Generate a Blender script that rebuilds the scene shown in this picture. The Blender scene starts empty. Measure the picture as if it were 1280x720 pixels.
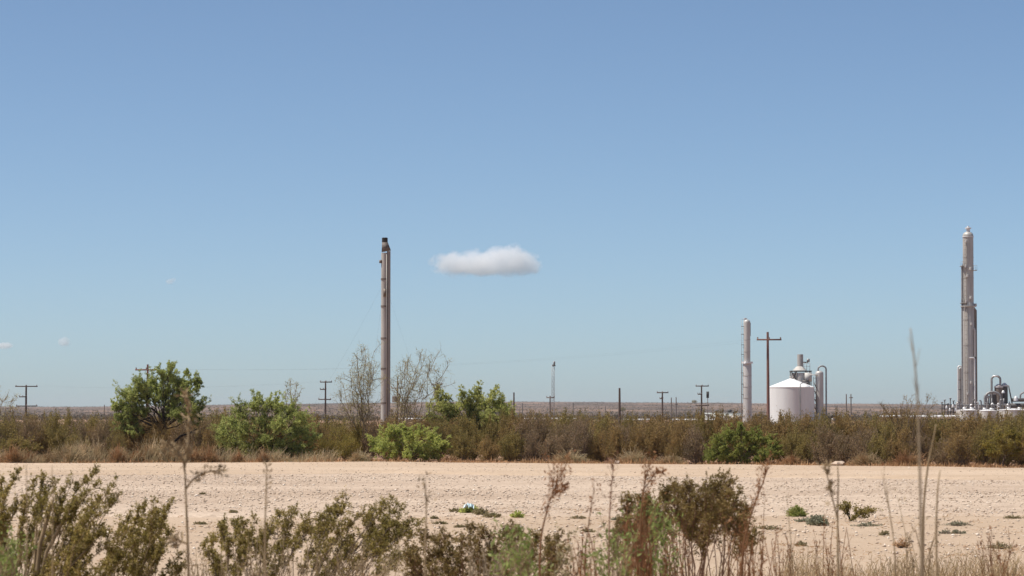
import bpy, math
import numpy as np
from mathutils import Vector

# ------------------------------------------------------------------ camera
SC = bpy.context.scene
COL = SC.collection
F, CX, CY, HORIZ, EYE = 3630.0, 640.0, 360.0, 518.0, 2.0
PITCH = math.atan((HORIZ - CY) / F)
cam = bpy.data.cameras.new("camera")
cam.sensor_width = 36.0
cam.lens = F / 1280.0 * 36.0
cam.clip_start = 0.5
cam.clip_end = 60000.0
cam.dof.use_dof = True
cam.dof.focus_distance = 150.0
cam.dof.aperture_fstop = 13.0
cam_o = bpy.data.objects.new("camera", cam)
COL.objects.link(cam_o)
cam_o.location = (0, 0, EYE)
cam_o.rotation_euler = (math.pi / 2 + PITCH, 0, 0)
SC.camera = cam_o

# ------------------------------------------------------------------ light
SUN_EL, SUN_AZ = math.radians(62), math.radians(-97)      # azimuth from +Y towards +X
W = bpy.data.worlds.new("World")
SC.world = W
W.use_nodes = True
wn = W.node_tree
bg = wn.nodes["Background"]
sky = wn.nodes.new("ShaderNodeTexSky")
sky.sky_type = 'NISHITA'
sky.sun_disc = False
sky.sun_elevation = SUN_EL
sky.sun_rotation = SUN_AZ
sky.altitude = 3500
sky.air_density = 0.8
sky.dust_density = 10.0
sky.ozone_density = 2.0
wb = wn.nodes.new("ShaderNodeMix")               # white balance of the sky colour, the same in every direction
wb.data_type = 'RGBA'
wb.blend_type = 'MULTIPLY'
wb.inputs[0].default_value = 1.0
wb.inputs[7].default_value = (1.0, 1.05, 1.035, 1.0)
wn.links.new(sky.outputs[0], wb.inputs[6])
wn.links.new(wb.outputs[2], bg.inputs[0])
bg.inputs[1].default_value = 0.0808
sl = bpy.data.lights.new("sun", 'SUN')
sl.energy = 4.0
sl.angle = math.radians(0.53)
sl.color = (1.0, 0.945, 0.865)
so = bpy.data.objects.new("sun", sl)
COL.objects.link(so)
sd = Vector((math.cos(SUN_EL) * math.sin(SUN_AZ), math.cos(SUN_EL) * math.cos(SUN_AZ), math.sin(SUN_EL)))
so.rotation_euler = (-sd).to_track_quat('-Z', 'Y').to_euler()
so.location = (-60, 60, 120)
vs = SC.view_settings
vs.view_transform = 'Standard'
vs.look = 'None'
vs.exposure = 0.52
vs.gamma = 1.0
vs.use_curve_mapping = False
SC.render.engine = 'CYCLES'
SC.cycles.volume_bounces = 14
SC.cycles.volume_max_steps = 256
SC.cycles.transparent_max_bounces = 16

# ------------------------------------------------------------------ helpers
def P(px, py, d):
    """point whose picture position is px,py at ground distance d"""
    u, v = (px - CX) / F, (CY - py) / F
    c, s = math.cos(PITCH), math.sin(PITCH)
    dx, dy, dz = u, c - v * s, s + v * c
    t = d / dy
    return np.array([dx * t, d, EYE + dz * t])

def X(px, d): return float(P(px, HORIZ, d)[0])
def Z(py, d): return float(P(CX, py, d)[2])
def M(n, d): return n * d / F          # pixels to metres

def lin(r, g, b):
    def f(c):
        c /= 255.0
        return c / 12.92 if c <= 0.04045 else ((c + 0.055) / 1.055) ** 2.4
    return (f(r), f(g), f(b), 1.0)

def lerp(a, b, t): return a + (b - a) * t

def vnoise(x, y, seed=0):
    """value noise in numpy, -1..1"""
    x = np.asarray(x, float); y = np.asarray(y, float)
    xi = np.floor(x).astype(np.int64); yi = np.floor(y).astype(np.int64)
    fx = x - xi; fy = y - yi
    fx = fx * fx * (3 - 2 * fx); fy = fy * fy * (3 - 2 * fy)
    def h(a, b):
        n = (a * 374761393 + b * 668265263 + seed * 974711) & 0xFFFFFFFF
        n = ((n ^ (n >> 13)) * 1274126177) & 0xFFFFFFFF
        n = n ^ (n >> 16)
        return (n & 0xFFFF) / 32767.5 - 1
    a = h(xi, yi); b = h(xi + 1, yi); c = h(xi, yi + 1); d = h(xi + 1, yi + 1)
    return (a * (1 - fx) + b * fx) * (1 - fy) + (c * (1 - fx) + d * fx) * fy

def fbm(x, y, seed=0, oct=4):
    s = 0; a = 1.0; t = 0
    for k in range(oct):
        s = s + a * vnoise(x * 2 ** k, y * 2 ** k, seed + k); t += a; a *= 0.5
    return s / t

def tag(o, label=None, cat=None, group=None, kind=None):
    if label: o["label"] = label
    if cat: o["category"] = cat
    if group: o["group"] = group
    if kind: o["kind"] = kind
    return o

def thing(name, label, cat, loc, group=None):
    o = bpy.data.objects.new(name, None)
    o.empty_display_size = 0.3
    COL.objects.link(o)
    o.location = tuple(float(v) for v in loc)
    return tag(o, label, cat, group)

def norm(a): return a / np.maximum(np.linalg.norm(a, axis=-1, keepdims=True), 1e-9)

class MB:
    """collects verts / faces, builds one mesh object"""
    def __init__(self): self.v = []; self.q = []; self.t = []; self.n = 0; self.ng = []; self.smooth = False
    def raw(self, v, q=None, t=None):
        v = np.asarray(v, float).reshape(-1, 3)
        if q is not None and len(q): self.q.append(np.asarray(q, np.int64) + self.n)
        if t is not None and len(t): self.t.append(np.asarray(t, np.int64) + self.n)
        self.v.append(v); self.n += len(v)
        return self
    def box(self, c, s, rz=0.0):
        sx, sy, sz = s[0] / 2, s[1] / 2, s[2] / 2
        v = np.array([[x, y, z] for z in (-sz, sz) for y in (-sy, sy) for x in (-sx, sx)])
        if rz:
            ca, sa = math.cos(rz), math.sin(rz)
            v = np.c_[v[:, 0] * ca - v[:, 1] * sa, v[:, 0] * sa + v[:, 1] * ca, v[:, 2]]
        return self.raw(v + np.array(c), [[0, 2, 3, 1], [4, 5, 7, 6], [0, 1, 5, 4], [2, 6, 7, 3], [0, 4, 6, 2], [1, 3, 7, 5]])
    def tubes(self, paths, radii, S=5, caps=False):
        paths = np.asarray(paths, float)
        Mn, K, _ = paths.shape
        radii = np.broadcast_to(np.asarray(radii, float), (Mn, K))
        tan = np.gradient(paths, axis=1)
        tan = norm(tan)
        ref = np.zeros_like(tan); mean = norm(paths[:, -1] - paths[:, 0])
        ax = np.argmin(np.abs(mean), axis=1)
        ref[np.arange(Mn)[:, None], np.arange(K)[None], ax[:, None]] = 1
        a = norm(np.cross(tan, ref)); b = np.cross(tan, a)
        th = np.linspace(0, 2 * math.pi, S, endpoint=False)
        v = paths[:, :, None] + radii[:, :, None, None] * (np.cos(th)[None, None, :, None] * a[:, :, None] + np.sin(th)[None, None, :, None] * b[:, :, None])
        i = np.arange(Mn)[:, None, None] * K * S; k = np.arange(K - 1)[None, :, None] * S; s = np.arange(S)[None, None, :]
        s2 = (s + 1) % S
        q = np.stack([i + k + s, i + k + s2, i + k + S + s2, i + k + S + s], -1).reshape(-1, 4)
        t = None
        if caps:
            tt = []
            for m in range(Mn):
                for e, kk in ((0, 0), (1, K - 1)):
                    base = m * K * S + kk * S
                    for j in range(1, S - 1):
                        tt.append([base, base + j, base + j + 1] if e else [base, base + j + 1, base + j])
            t = tt
        return self.raw(v.reshape(-1, 3), q, t)
    def pipe(self, pts, r, S=8):
        pts = np.asarray(pts, float)
        return self.tubes(pts[None], r, S, caps=True)
    def lathe(self, prof, c, S=24, flat=False):
        """prof: (radius, z) from bottom to top, about the vertical through c"""
        prof = np.asarray(prof, float); K = len(prof)
        th = np.linspace(0, 2 * math.pi, S, endpoint=False)
        v = np.stack([prof[:, None, 0] * np.cos(th) + c[0], prof[:, None, 0] * np.sin(th) + c[1], np.repeat(prof[:, 1:2], S, 1) + c[2]], -1)
        k = np.arange(K - 1)[:, None] * S; s = np.arange(S)[None]; s2 = (s + 1) % S
        q = np.stack([k + s, k + s2, k + S + s2, k + S + s], -1).reshape(-1, 4)
        t = []
        for base, e in ((0, 0), ((K - 1) * S, 1)):
            for j in range(1, S - 1):
                t.append([base, base + j, base + j + 1] if e else [base, base + j + 1, base + j])
        return self.raw(v.reshape(-1, 3), q, t)
    def mesh(self, name, off=(0, 0, 0), smooth=None):
        v = np.concatenate(self.v) - np.asarray(off, float)
        q = np.concatenate(self.q) if self.q else np.zeros((0, 4), np.int64)
        t = np.concatenate(self.t) if self.t else np.zeros((0, 3), np.int64)
        me = bpy.data.meshes.new(name)
        me.vertices.add(len(v)); me.vertices.foreach_set("co", v.astype(np.float32).ravel())
        nl = q.size + t.size
        me.loops.add(nl); me.loops.foreach_set("vertex_index", np.r_[q.ravel(), t.ravel()].astype(np.int32))
        npoly = len(q) + len(t)
        me.polygons.add(npoly)
        st = np.r_[np.arange(len(q)) * 4, q.size + np.arange(len(t)) * 3].astype(np.int32)
        me.polygons.foreach_set("loop_start", st)
        me.update(calc_edges=True)
        if smooth is not None:
            me.shade_smooth()
            if smooth < 180: me.set_sharp_from_angle(angle=math.radians(smooth))
        return me
    def build(self, name, mat, parent=None, smooth=None, kind=None):
        off = np.array(parent.location) if parent is not None else np.zeros(3)
        if parent is not None and parent.parent is not None: off = off + np.array(parent.parent.location)
        me = self.mesh(name, off, smooth)
        me.materials.append(mat)
        o = bpy.data.objects.new(name, me)
        COL.objects.link(o)
        if parent is not None: o.parent = parent
        if kind: o["kind"] = kind
        return o

def quads_leaf(pos, d, length, width, rng):
    """diamond leaves: pos, direction, length, width arrays -> verts, quads"""
    n = len(pos)
    side = norm(np.cross(d, norm(rng.normal(size=(n, 3)))))
    length = np.broadcast_to(length, (n,))[:, None]; width = np.broadcast_to(width, (n,))[:, None]
    mid = pos + d * length * 0.5
    v = np.stack([pos, mid + side * width * 0.5, pos + d * length, mid - side * width * 0.5], 1)
    q = np.arange(n * 4).reshape(n, 4)
    return v.reshape(-1, 3), q

# ------------------------------------------------------------------ materials
def new_mat(name):
    m = bpy.data.materials.new(name); m.use_nodes = True
    nt = m.node_tree
    for n in list(nt.nodes): nt.nodes.remove(n)
    out = nt.nodes.new("ShaderNodeOutputMaterial")
    return m, nt, out

def N(nt, t, **kw):
    n = nt.nodes.new(t)
    for k, v in kw.items():
        if k.startswith("i_"): n.inputs[int(k[2:])].default_value = v
        else: setattr(n, k, v)
    return n

def mixc(nt, fac, a, b, blend='MIX'):
    n = N(nt, "ShaderNodeMix", data_type='RGBA', blend_type=blend)
    for sock, val in ((0, fac), (6, a), (7, b)):
        if hasattr(val, "is_output"): nt.links.new(val, n.inputs[sock])
        else: n.inputs[sock].default_value = val
    return n.outputs[2]

def ramp(nt, src, stops, interp='LINEAR'):
    r = N(nt, "ShaderNodeValToRGB")
    r.color_ramp.interpolation = interp
    el = r.color_ramp.elements
    while len(el) < len(stops): el.new(0.5)
    for e, (p, c) in zip(el, stops):
        e.position = p; e.color = c if len(c) == 4 else (*c, 1)
    nt.links.new(src, r.inputs[0])
    return r.outputs[0]

def noise(nt, scale, detail=4, rough=0.55, stretch=(1, 1, 1), coord="pos", dist=0.0):
    if coord == "pos":
        c = N(nt, "ShaderNodeNewGeometry").outputs["Position"]
    else:
        c = N(nt, "ShaderNodeTexCoord").outputs["Object"]
    mp = N(nt, "ShaderNodeMapping"); mp.inputs[3].default_value = stretch
    nt.links.new(c, mp.inputs[0])
    n = N(nt, "ShaderNodeTexNoise"); n.inputs["Scale"].default_value = scale
    n.inputs["Detail"].default_value = detail; n.inputs["Roughness"].default_value = rough
    n.inputs["Distortion"].default_value = dist
    nt.links.new(mp.outputs[0], n.inputs["Vector"])
    return n.outputs["Fac"]

def g3(v): return (v, v, v, 1)

def mat_foliage(name, cols, trans=0.35, scale=3.0, rough=0.6, k=2.35):
    """leaf colour varies per leaf and by clump"""
    cols = [tuple(min(.8, v * k) for v in c) for c in cols]
    trans = min(.5, trans + .1)
    m, nt, out = new_mat(name)
    g = N(nt, "ShaderNodeNewGeometry")
    c = ramp(nt, g.outputs["Random Per Island"], [(i / max(1, len(cols) - 1), k) for i, k in enumerate(cols)])
    nf = noise(nt, scale, 2, 0.5, coord="obj")
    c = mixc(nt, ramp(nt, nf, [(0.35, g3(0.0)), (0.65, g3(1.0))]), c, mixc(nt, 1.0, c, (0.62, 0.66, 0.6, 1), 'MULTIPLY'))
    d = N(nt, "ShaderNodeBsdfPrincipled"); d.inputs["Roughness"].default_value = rough
    d.inputs["Specular IOR Level"].default_value = 0.25
    t = N(nt, "ShaderNodeBsdfTranslucent")
    mx = N(nt, "ShaderNodeMixShader"); mx.inputs[0].default_value = trans
    nt.links.new(c, d.inputs["Base Color"]); nt.links.new(c, t.inputs[0])
    nt.links.new(d.outputs[0], mx.inputs[1]); nt.links.new(t.outputs[0], mx.inputs[2])
    nt.links.new(mx.outputs[0], out.inputs[0])
    return m

def mat_surface(name, c1, c2, scale=2.0, stretch=(1, 1, 1), rough=0.6, metal=0.0, bump=0.0, lo=0.35, hi=0.65, stain=None, coord="pos"):
    m, nt, out = new_mat(name)
    f = noise(nt, scale, 5, 0.6, stretch, coord)
    c = mixc(nt, ramp(nt, f, [(lo, g3(0)), (hi, g3(1))]), c1, c2)
    if stain:
        f2 = noise(nt, scale * 0.35, 6, 0.65, (stretch[0], stretch[1], stretch[2] * 0.4), coord, 0.6)
        c = mixc(nt, ramp(nt, f2, [(0.52, g3(0)), (0.7, g3(0.8))]), c, stain)
    b = N(nt, "ShaderNodeBsdfPrincipled")
    b.inputs["Roughness"].default_value = rough; b.inputs["Metallic"].default_value = metal
    nt.links.new(c, b.inputs["Base Color"])
    if bump:
        bp = N(nt, "ShaderNodeBump"); bp.inputs["Strength"].default_value = bump; bp.inputs["Distance"].default_value = 0.05
        nt.links.new(f, bp.inputs["Height"]); nt.links.new(bp.outputs[0], b.inputs["Normal"])
    nt.links.new(b.outputs[0], out.inputs[0])
    return m

MAT = {}
# foliage
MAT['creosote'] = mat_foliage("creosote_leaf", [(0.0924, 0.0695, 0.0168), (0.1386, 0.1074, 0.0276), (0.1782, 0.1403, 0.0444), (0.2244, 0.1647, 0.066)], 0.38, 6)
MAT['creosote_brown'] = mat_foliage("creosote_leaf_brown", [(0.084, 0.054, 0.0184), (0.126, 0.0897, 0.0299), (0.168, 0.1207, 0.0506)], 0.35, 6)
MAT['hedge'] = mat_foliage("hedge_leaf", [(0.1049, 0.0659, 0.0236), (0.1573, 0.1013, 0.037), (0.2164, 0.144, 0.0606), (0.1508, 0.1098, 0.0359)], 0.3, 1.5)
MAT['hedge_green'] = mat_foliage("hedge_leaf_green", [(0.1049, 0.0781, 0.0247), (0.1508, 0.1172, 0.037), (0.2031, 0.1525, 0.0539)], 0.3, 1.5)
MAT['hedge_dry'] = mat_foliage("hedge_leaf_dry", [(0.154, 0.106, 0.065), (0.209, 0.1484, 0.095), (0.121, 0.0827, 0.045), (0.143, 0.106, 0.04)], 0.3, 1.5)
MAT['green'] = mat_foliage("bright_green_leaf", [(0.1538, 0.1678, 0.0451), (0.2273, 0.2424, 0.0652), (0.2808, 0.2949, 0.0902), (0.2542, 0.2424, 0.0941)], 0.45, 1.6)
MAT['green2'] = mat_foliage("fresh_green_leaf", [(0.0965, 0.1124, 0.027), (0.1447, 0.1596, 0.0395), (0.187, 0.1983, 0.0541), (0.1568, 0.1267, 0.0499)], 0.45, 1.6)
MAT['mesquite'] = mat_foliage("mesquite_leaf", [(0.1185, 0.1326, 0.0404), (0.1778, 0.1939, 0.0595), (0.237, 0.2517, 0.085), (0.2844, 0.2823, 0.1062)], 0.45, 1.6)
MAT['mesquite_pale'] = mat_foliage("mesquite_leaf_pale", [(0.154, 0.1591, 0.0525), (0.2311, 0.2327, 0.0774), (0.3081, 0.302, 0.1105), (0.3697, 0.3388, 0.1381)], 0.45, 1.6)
MAT['bare_leaf'] = mat_foliage("sparse_yellow_leaf", [(0.20, 0.16, 0.06), (0.26, 0.22, 0.10), (0.22, 0.20, 0.07)], 0.4, 2)
MAT['yellow'] = mat_foliage("yellow_olive_leaf", [(0.14, 0.11, 0.025), (0.19, 0.14, 0.035), (0.13, 0.11, 0.03)], 0.35, 1.8)
MAT['weed'] = mat_foliage("weed_leaf", [(0.088, 0.104, 0.027), (0.1242, 0.1478, 0.0405), (0.1552, 0.1756, 0.0585)], 0.4, 5)
MAT['bluegrey'] = mat_foliage("grey_green_leaf", [(0.12, 0.118, 0.078), (0.155, 0.15, 0.105), (0.09, 0.085, 0.05)], 0.25, 5)
MAT['lowweed'] = mat_foliage("low_weed_leaf", [(0.11, 0.09, 0.045), (0.16, 0.13, 0.07), (0.20, 0.155, 0.09)], 0.3, 4)
MAT['straw'] = mat_foliage("dry_straw", [(0.34, 0.23, 0.13), (0.44, 0.32, 0.19), (0.50, 0.38, 0.24), (0.27, 0.16, 0.085)], 0.3, 1.5, k=1.5)
MAT['tumble'] = mat_foliage("tumbleweed_straw", [(0.2807, 0.1494, 0.0758), (0.3956, 0.2309, 0.1171), (0.4849, 0.3123, 0.179), (0.2169, 0.1154, 0.0619)], 0.3, 2.0, k=1.5)
MAT['paletumble'] = mat_foliage("pale_straw", [(0.4455, 0.324, 0.198), (0.567, 0.432, 0.2772), (0.351, 0.243, 0.1452)], 0.3, 2.0, k=1.5)
MAT['redweed'] = mat_foliage("red_brown_weed", [(0.20, 0.085, 0.035), (0.29, 0.14, 0.065), (0.24, 0.12, 0.06), (0.35, 0.20, 0.11)], 0.3, 3.0, k=1.5)
MAT['far_scrub'] = mat_foliage("far_scrub_leaf", [(0.10, 0.075, 0.045), (0.15, 0.11, 0.07), (0.12, 0.10, 0.055)], 0.25, 0.02, k=1.0)
# wood
MAT['twig'] = mat_surface("grey_brown_twig", (0.10, 0.07, 0.05, 1), (0.20, 0.14, 0.10, 1), 20, rough=0.85)
MAT['twig_tan'] = mat_surface("tan_twig", (0.20, 0.14, 0.07, 1), (0.36, 0.26, 0.15, 1), 14, rough=0.85)
MAT['twig_red'] = mat_surface("red_brown_twig", (0.16, 0.075, 0.04, 1), (0.26, 0.15, 0.09, 1), 14, rough=0.85)
MAT['twig_pale'] = mat_surface("pale_bare_twig", (0.20, 0.145, 0.09, 1), (0.33, 0.255, 0.165, 1), 14, rough=0.85)
MAT['bark'] = mat_surface("dark_bark", (0.030, 0.022, 0.017, 1), (0.065, 0.048, 0.036, 1), 12, (1, 1, 0.3), rough=0.9, bump=0.6)
MAT['wood'] = mat_surface("weathered_pole_wood", (0.055, 0.036, 0.028, 1), (0.10, 0.066, 0.05, 1), 5, (1, 1, 0.06), rough=0.85, bump=0.2)
MAT['wood_red'] = mat_surface("red_brown_pole_wood", (0.15, 0.07, 0.055, 1), (0.22, 0.115, 0.09, 1), 5, (1, 1, 0.06), rough=0.85, bump=0.2)
MAT['wood_grey'] = mat_surface("grey_pole_wood", (0.13, 0.11, 0.095, 1), (0.20, 0.17, 0.15, 1), 5, (1, 1, 0.06), rough=0.85)
# industrial
MAT['stack'] = mat_surface("weathered_stack_steel", (0.38, 0.35, 0.31, 1), (0.52, 0.485, 0.435, 1), 2.2, (1, 1, 0.12), 0.55, 0.15, 0.05, stain=(0.25, 0.19, 0.145, 1))
MAT['stack_dark'] = mat_surface("brown_riser_steel", (0.16, 0.125, 0.10, 1), (0.25, 0.20, 0.165, 1), 2.2, (1, 1, 0.12), 0.6, 0.15, 0.05, stain=(0.11, 0.075, 0.055, 1))
MAT['side_pipe'] = mat_surface("brown_grey_riser_steel", (0.24, 0.205, 0.175, 1), (0.34, 0.30, 0.265, 1), 2.2, (1, 1, 0.12), 0.6, 0.15, 0.05, stain=(0.17, 0.125, 0.10, 1))
MAT['burnt'] = mat_surface("soot_black_steel", (0.012, 0.011, 0.011, 1), (0.04, 0.035, 0.032, 1), 6, rough=0.8)
MAT['scorched'] = mat_surface("scorched_steel", (0.10, 0.08, 0.07, 1), (0.22, 0.18, 0.155, 1), 5, rough=0.7, stain=(0.05, 0.04, 0.035, 1))
MAT['column'] = mat_surface("grey_column_cladding", (0.36, 0.345, 0.315, 1), (0.50, 0.48, 0.445, 1), 1.1, (1, 1, 0.15), 0.5, 0.2, 0.05, stain=(0.22, 0.18, 0.155, 1))
MAT['column_pale'] = mat_surface("pale_column_cladding", (0.44, 0.42, 0.395, 1), (0.54, 0.52, 0.49, 1), 0.8, (1, 1, 0.2), 0.45, 0.15, 0.03)
MAT['bright'] = mat_surface("bright_metal_cladding", (0.62, 0.61, 0.60, 1), (0.74, 0.73, 0.72, 1), 2, rough=0.42, metal=0.25)
MAT['white'] = mat_surface("white_tank_paint", (0.645, 0.65, 0.635, 1), (0.70, 0.705, 0.69, 1), 0.9, (1, 1, 0.15), 0.5, bump=0.02, stain=(0.59, 0.555, 0.53, 1))
MAT['white2'] = mat_surface("white_pipe_paint", (0.76, 0.75, 0.73, 1), (0.82, 0.81, 0.80, 1), 1.4, rough=0.5)
MAT['offwhite'] = mat_surface("dusty_pale_paint", (0.50, 0.48, 0.44, 1), (0.62, 0.60, 0.56, 1), 0.8, (1, 1, 0.3), 0.6, stain=(0.38, 0.33, 0.28, 1))
MAT['palegreen'] = mat_surface("pale_green_grey_metal", (0.33, 0.345, 0.31, 1), (0.42, 0.43, 0.39, 1), 0.8, rough=0.6)
MAT['pipe'] = mat_surface("grey_pipe_steel", (0.20, 0.20, 0.20, 1), (0.30, 0.30, 0.30, 1), 2.5, rough=0.5, metal=0.3)
MAT['pipe_dark'] = mat_surface("dark_pipe_steel", (0.055, 0.052, 0.05, 1), (0.11, 0.10, 0.095, 1), 2.5, rough=0.6, metal=0.2)
MAT['wire'] = mat_surface("wire", (0.06, 0.06, 0.06, 1), (0.10, 0.10, 0.10, 1), 3, rough=0.6)
MAT['ceramic'] = mat_surface("insulator_ceramic", (0.10, 0.06, 0.05, 1), (0.16, 0.10, 0.08, 1), 3, rough=0.3)
MAT['rock'] = mat_surface("pale_rock", (0.42, 0.31, 0.23, 1), (0.56, 0.44, 0.34, 1), 6, rough=0.9, bump=0.5)
MAT['bag'] = mat_surface("pale_blue_plastic", (0.45, 0.62, 0.66, 1), (0.70, 0.78, 0.80, 1), 9, rough=0.4)

def mat_ground():
    m, nt, out = new_mat("desert_soil")
    g = N(nt, "ShaderNodeNewGeometry")
    sep = N(nt, "ShaderNodeSeparateXYZ"); nt.links.new(g.outputs["Position"], sep.inputs[0])
    n1 = noise(nt, 0.22, 6, 0.6); n2 = noise(nt, 2.5, 6, 0.7); n3 = noise(nt, 25, 4, 0.7)
    sand = mixc(nt, ramp(nt, n1, [(0.35, g3(0)), (0.65, g3(1))]), (0.455, 0.34, 0.24, 1), (0.53, 0.405, 0.295, 1))
    sand = mixc(nt, ramp(nt, n2, [(0.5, g3(0)), (0.72, g3(0.55))]), sand, (0.38, 0.275, 0.19, 1))
    sand = mixc(nt, ramp(nt, n3, [(0.35, g3(0.45)), (0.6, g3(0))]), sand, (0.30, 0.215, 0.15, 1))
    red = mixc(nt, n2, (0.26, 0.15, 0.095, 1), (0.40, 0.26, 0.18, 1))
    mr = N(nt, "ShaderNodeMapRange"); mr.inputs[1].default_value = 99; mr.inputs[2].default_value = 104
    nt.links.new(sep.outputs[1], mr.inputs[0])
    c = mixc(nt, mr.outputs[0], sand, red)
    b = N(nt, "ShaderNodeBsdfPrincipled"); b.inputs["Roughness"].default_value = 0.95
    b.inputs["Specular IOR Level"].default_value = 0.1
    nt.links.new(c, b.inputs["Base Color"])
    bp = N(nt, "ShaderNodeBump"); bp.inputs["Strength"].default_value = 0.6; bp.inputs["Distance"].default_value = 0.04
    nt.links.new(n3, bp.inputs["Height"]); nt.links.new(bp.outputs[0], b.inputs["Normal"])
    nt.links.new(b.outputs[0], out.inputs[0])
    return m

def mat_gravel(name, base, alt, dark, fine, tracks):
    m, nt, out = new_mat(name)
    n1 = noise(nt, 0.12, 5, 0.6, (0.5, 1, 1)); n2 = noise(nt, 9.0, 5, 0.75); n4 = noise(nt, 0.9, 5, 0.6, (0.35, 1, 1))
    vo = N(nt, "ShaderNodeTexVoronoi"); vo.inputs["Scale"].default_value = 7.0
    g = N(nt, "ShaderNodeNewGeometry"); nt.links.new(g.outputs["Position"], vo.inputs["Vector"])
    c = mixc(nt, ramp(nt, n1, [(0.38, g3(0)), (0.62, g3(1))]), base, alt)
    c = mixc(nt, ramp(nt, n4, [(0.45, g3(0)), (0.7, g3(0.6))]), c, alt)
    n5 = noise(nt, 1.0, 4, 0.55, (0.03, 0.9, 1), dist=0.3)
    c = mixc(nt, ramp(nt, n5, [(0.46, g3(0)), (0.66, g3(tracks))]), c, dark)
    sepc = N(nt, "ShaderNodeSeparateColor"); nt.links.new(vo.outputs["Color"], sepc.inputs[0])
    c = mixc(nt, ramp(nt, sepc.outputs[0], [(0.0, g3(fine)), (0.35, g3(0)), (1, g3(0))]), c, dark)
    c = mixc(nt, ramp(nt, n2, [(0.34, g3(fine)), (0.5, g3(0))]), c, dark)
    b = N(nt, "ShaderNodeBsdfPrincipled"); b.inputs["Roughness"].default_value = 0.95
    b.inputs["Specular IOR Level"].default_value = 0.1
    nt.links.new(c, b.inputs["Base Color"])
    bp = N(nt, "ShaderNodeBump"); bp.inputs["Strength"].default_value = 0.7; bp.inputs["Distance"].default_value = 0.04
    nt.links.new(n2, bp.inputs["Height"]); nt.links.new(bp.outputs[0], b.inputs["Normal"])
    nt.links.new(b.outputs[0], out.inputs[0])
    return m

def mat_hills():
    m, nt, out = new_mat("scrub_hills")
    n1 = noise(nt, 0.0045, 6, 0.6, (1, 0.22, 1), dist=0.4); n2 = noise(nt, 0.016, 6, 0.65, (1, 0.14, 1)); n3 = noise(nt, 0.07, 5, 0.7, (1, 0.12, 1))
    c = mixc(nt, ramp(nt, n1, [(0.42, g3(0)), (0.58, g3(1))]), (0.125, 0.097, 0.082, 1), (0.25, 0.17, 0.13, 1))
    c = mixc(nt, ramp(nt, n2, [(0.45, g3(0)), (0.68, g3(0.75))]), c, (0.075, 0.062, 0.052, 1))
    c = mixc(nt, ramp(nt, n3, [(0.5, g3(0)), (0.66, g3(0.7))]), c, (0.05, 0.042, 0.032, 1))
    b = N(nt, "ShaderNodeBsdfDiffuse")
    nt.links.new(c, b.inputs[0]); nt.links.new(b.outputs[0], out.inputs[0])
    return m

MAT['ground'] = mat_ground()
MAT['gravel'] = mat_gravel("crushed_gravel", (0.445, 0.337, 0.25, 1), (0.57, 0.45, 0.345, 1), (0.29, 0.215, 0.16, 1), 0.6, 0.15)
MAT['road'] = mat_gravel("graded_dirt", (0.475, 0.355, 0.252, 1), (0.54, 0.415, 0.305, 1), (0.36, 0.26, 0.18, 1), 0.35, 0.5)
MAT['hills'] = mat_hills()

def mat_stone():
    m, nt, out = new_mat("gravel_stone")
    g = N(nt, "ShaderNodeNewGeometry")
    c = ramp(nt, g.outputs["Random Per Island"], [(0, (0.30, 0.22, 0.165)), (0.2, (0.46, 0.35, 0.26)), (0.55, (0.58, 0.46, 0.355)), (0.85, (0.66, 0.545, 0.435)), (1, (0.74, 0.65, 0.55))])
    b = N(nt, "ShaderNodeBsdfDiffuse"); nt.links.new(c, b.inputs[0]); nt.links.new(b.outputs[0], out.inputs[0])
    return m
MAT['stone'] = mat_stone()

# ------------------------------------------------------------------ terrain
PAD_Y0, PAD_Y1, ROAD_Y1 = 57.0, 99.0, 121.5
def smooth(t): t = np.clip(t, 0, 1); return t * t * (3 - 2 * t)

def gz(x, y):
    x = np.asarray(x, float); y = np.asarray(y, float)
    near = 0.05 * fbm(x * 0.35, y * 0.2, 3, 3) + 0.025 * fbm(x * 1.7, y * 1.1, 9, 2)
    amp = smooth((y - 8) / 10) * (1 - 0.6 * smooth((y - 50) / 10)) * (1 - smooth((y - 400) / 300))
    z = near * amp * (1 - 0.75 * smooth((y - 54) / 4))
    pxx = CX + x / np.maximum(y, 50) * F
    ridge = np.interp(pxx, [-600, 0, 150, 280, 400, 640, 900, 1000, 1120, 1300, 2000], [17, 17, 17, 21, 24, 26.5, 25.5, 24, 22.5, 21, 22])
    up = smooth((y - 1300) / 4900)
    h = ridge * up * (1 + 0.07 * fbm(x / 90.0, y / 900.0, 21, 4) + 0.09 * fbm(x / 420.0, y / 2000.0, 33, 3) + 0.14 * (1 - smooth((y - 4800) / 1200)) * fbm(x / 240.0, y / 420.0, 5, 4))
    return z + h

def grid(xs, ys, zf):
    Xg, Yg = np.meshgrid(xs, ys)
    Zg = zf(Xg, Yg)
    nx, ny = len(xs), len(ys)
    v = np.stack([Xg, Yg, Zg], -1).reshape(-1, 3)
    i = (np.arange(ny - 1)[:, None] * nx + np.arange(nx - 1)[None]).ravel()
    return v, np.stack([i, i + 1, i + nx + 1, i + nx], -1)

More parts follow.
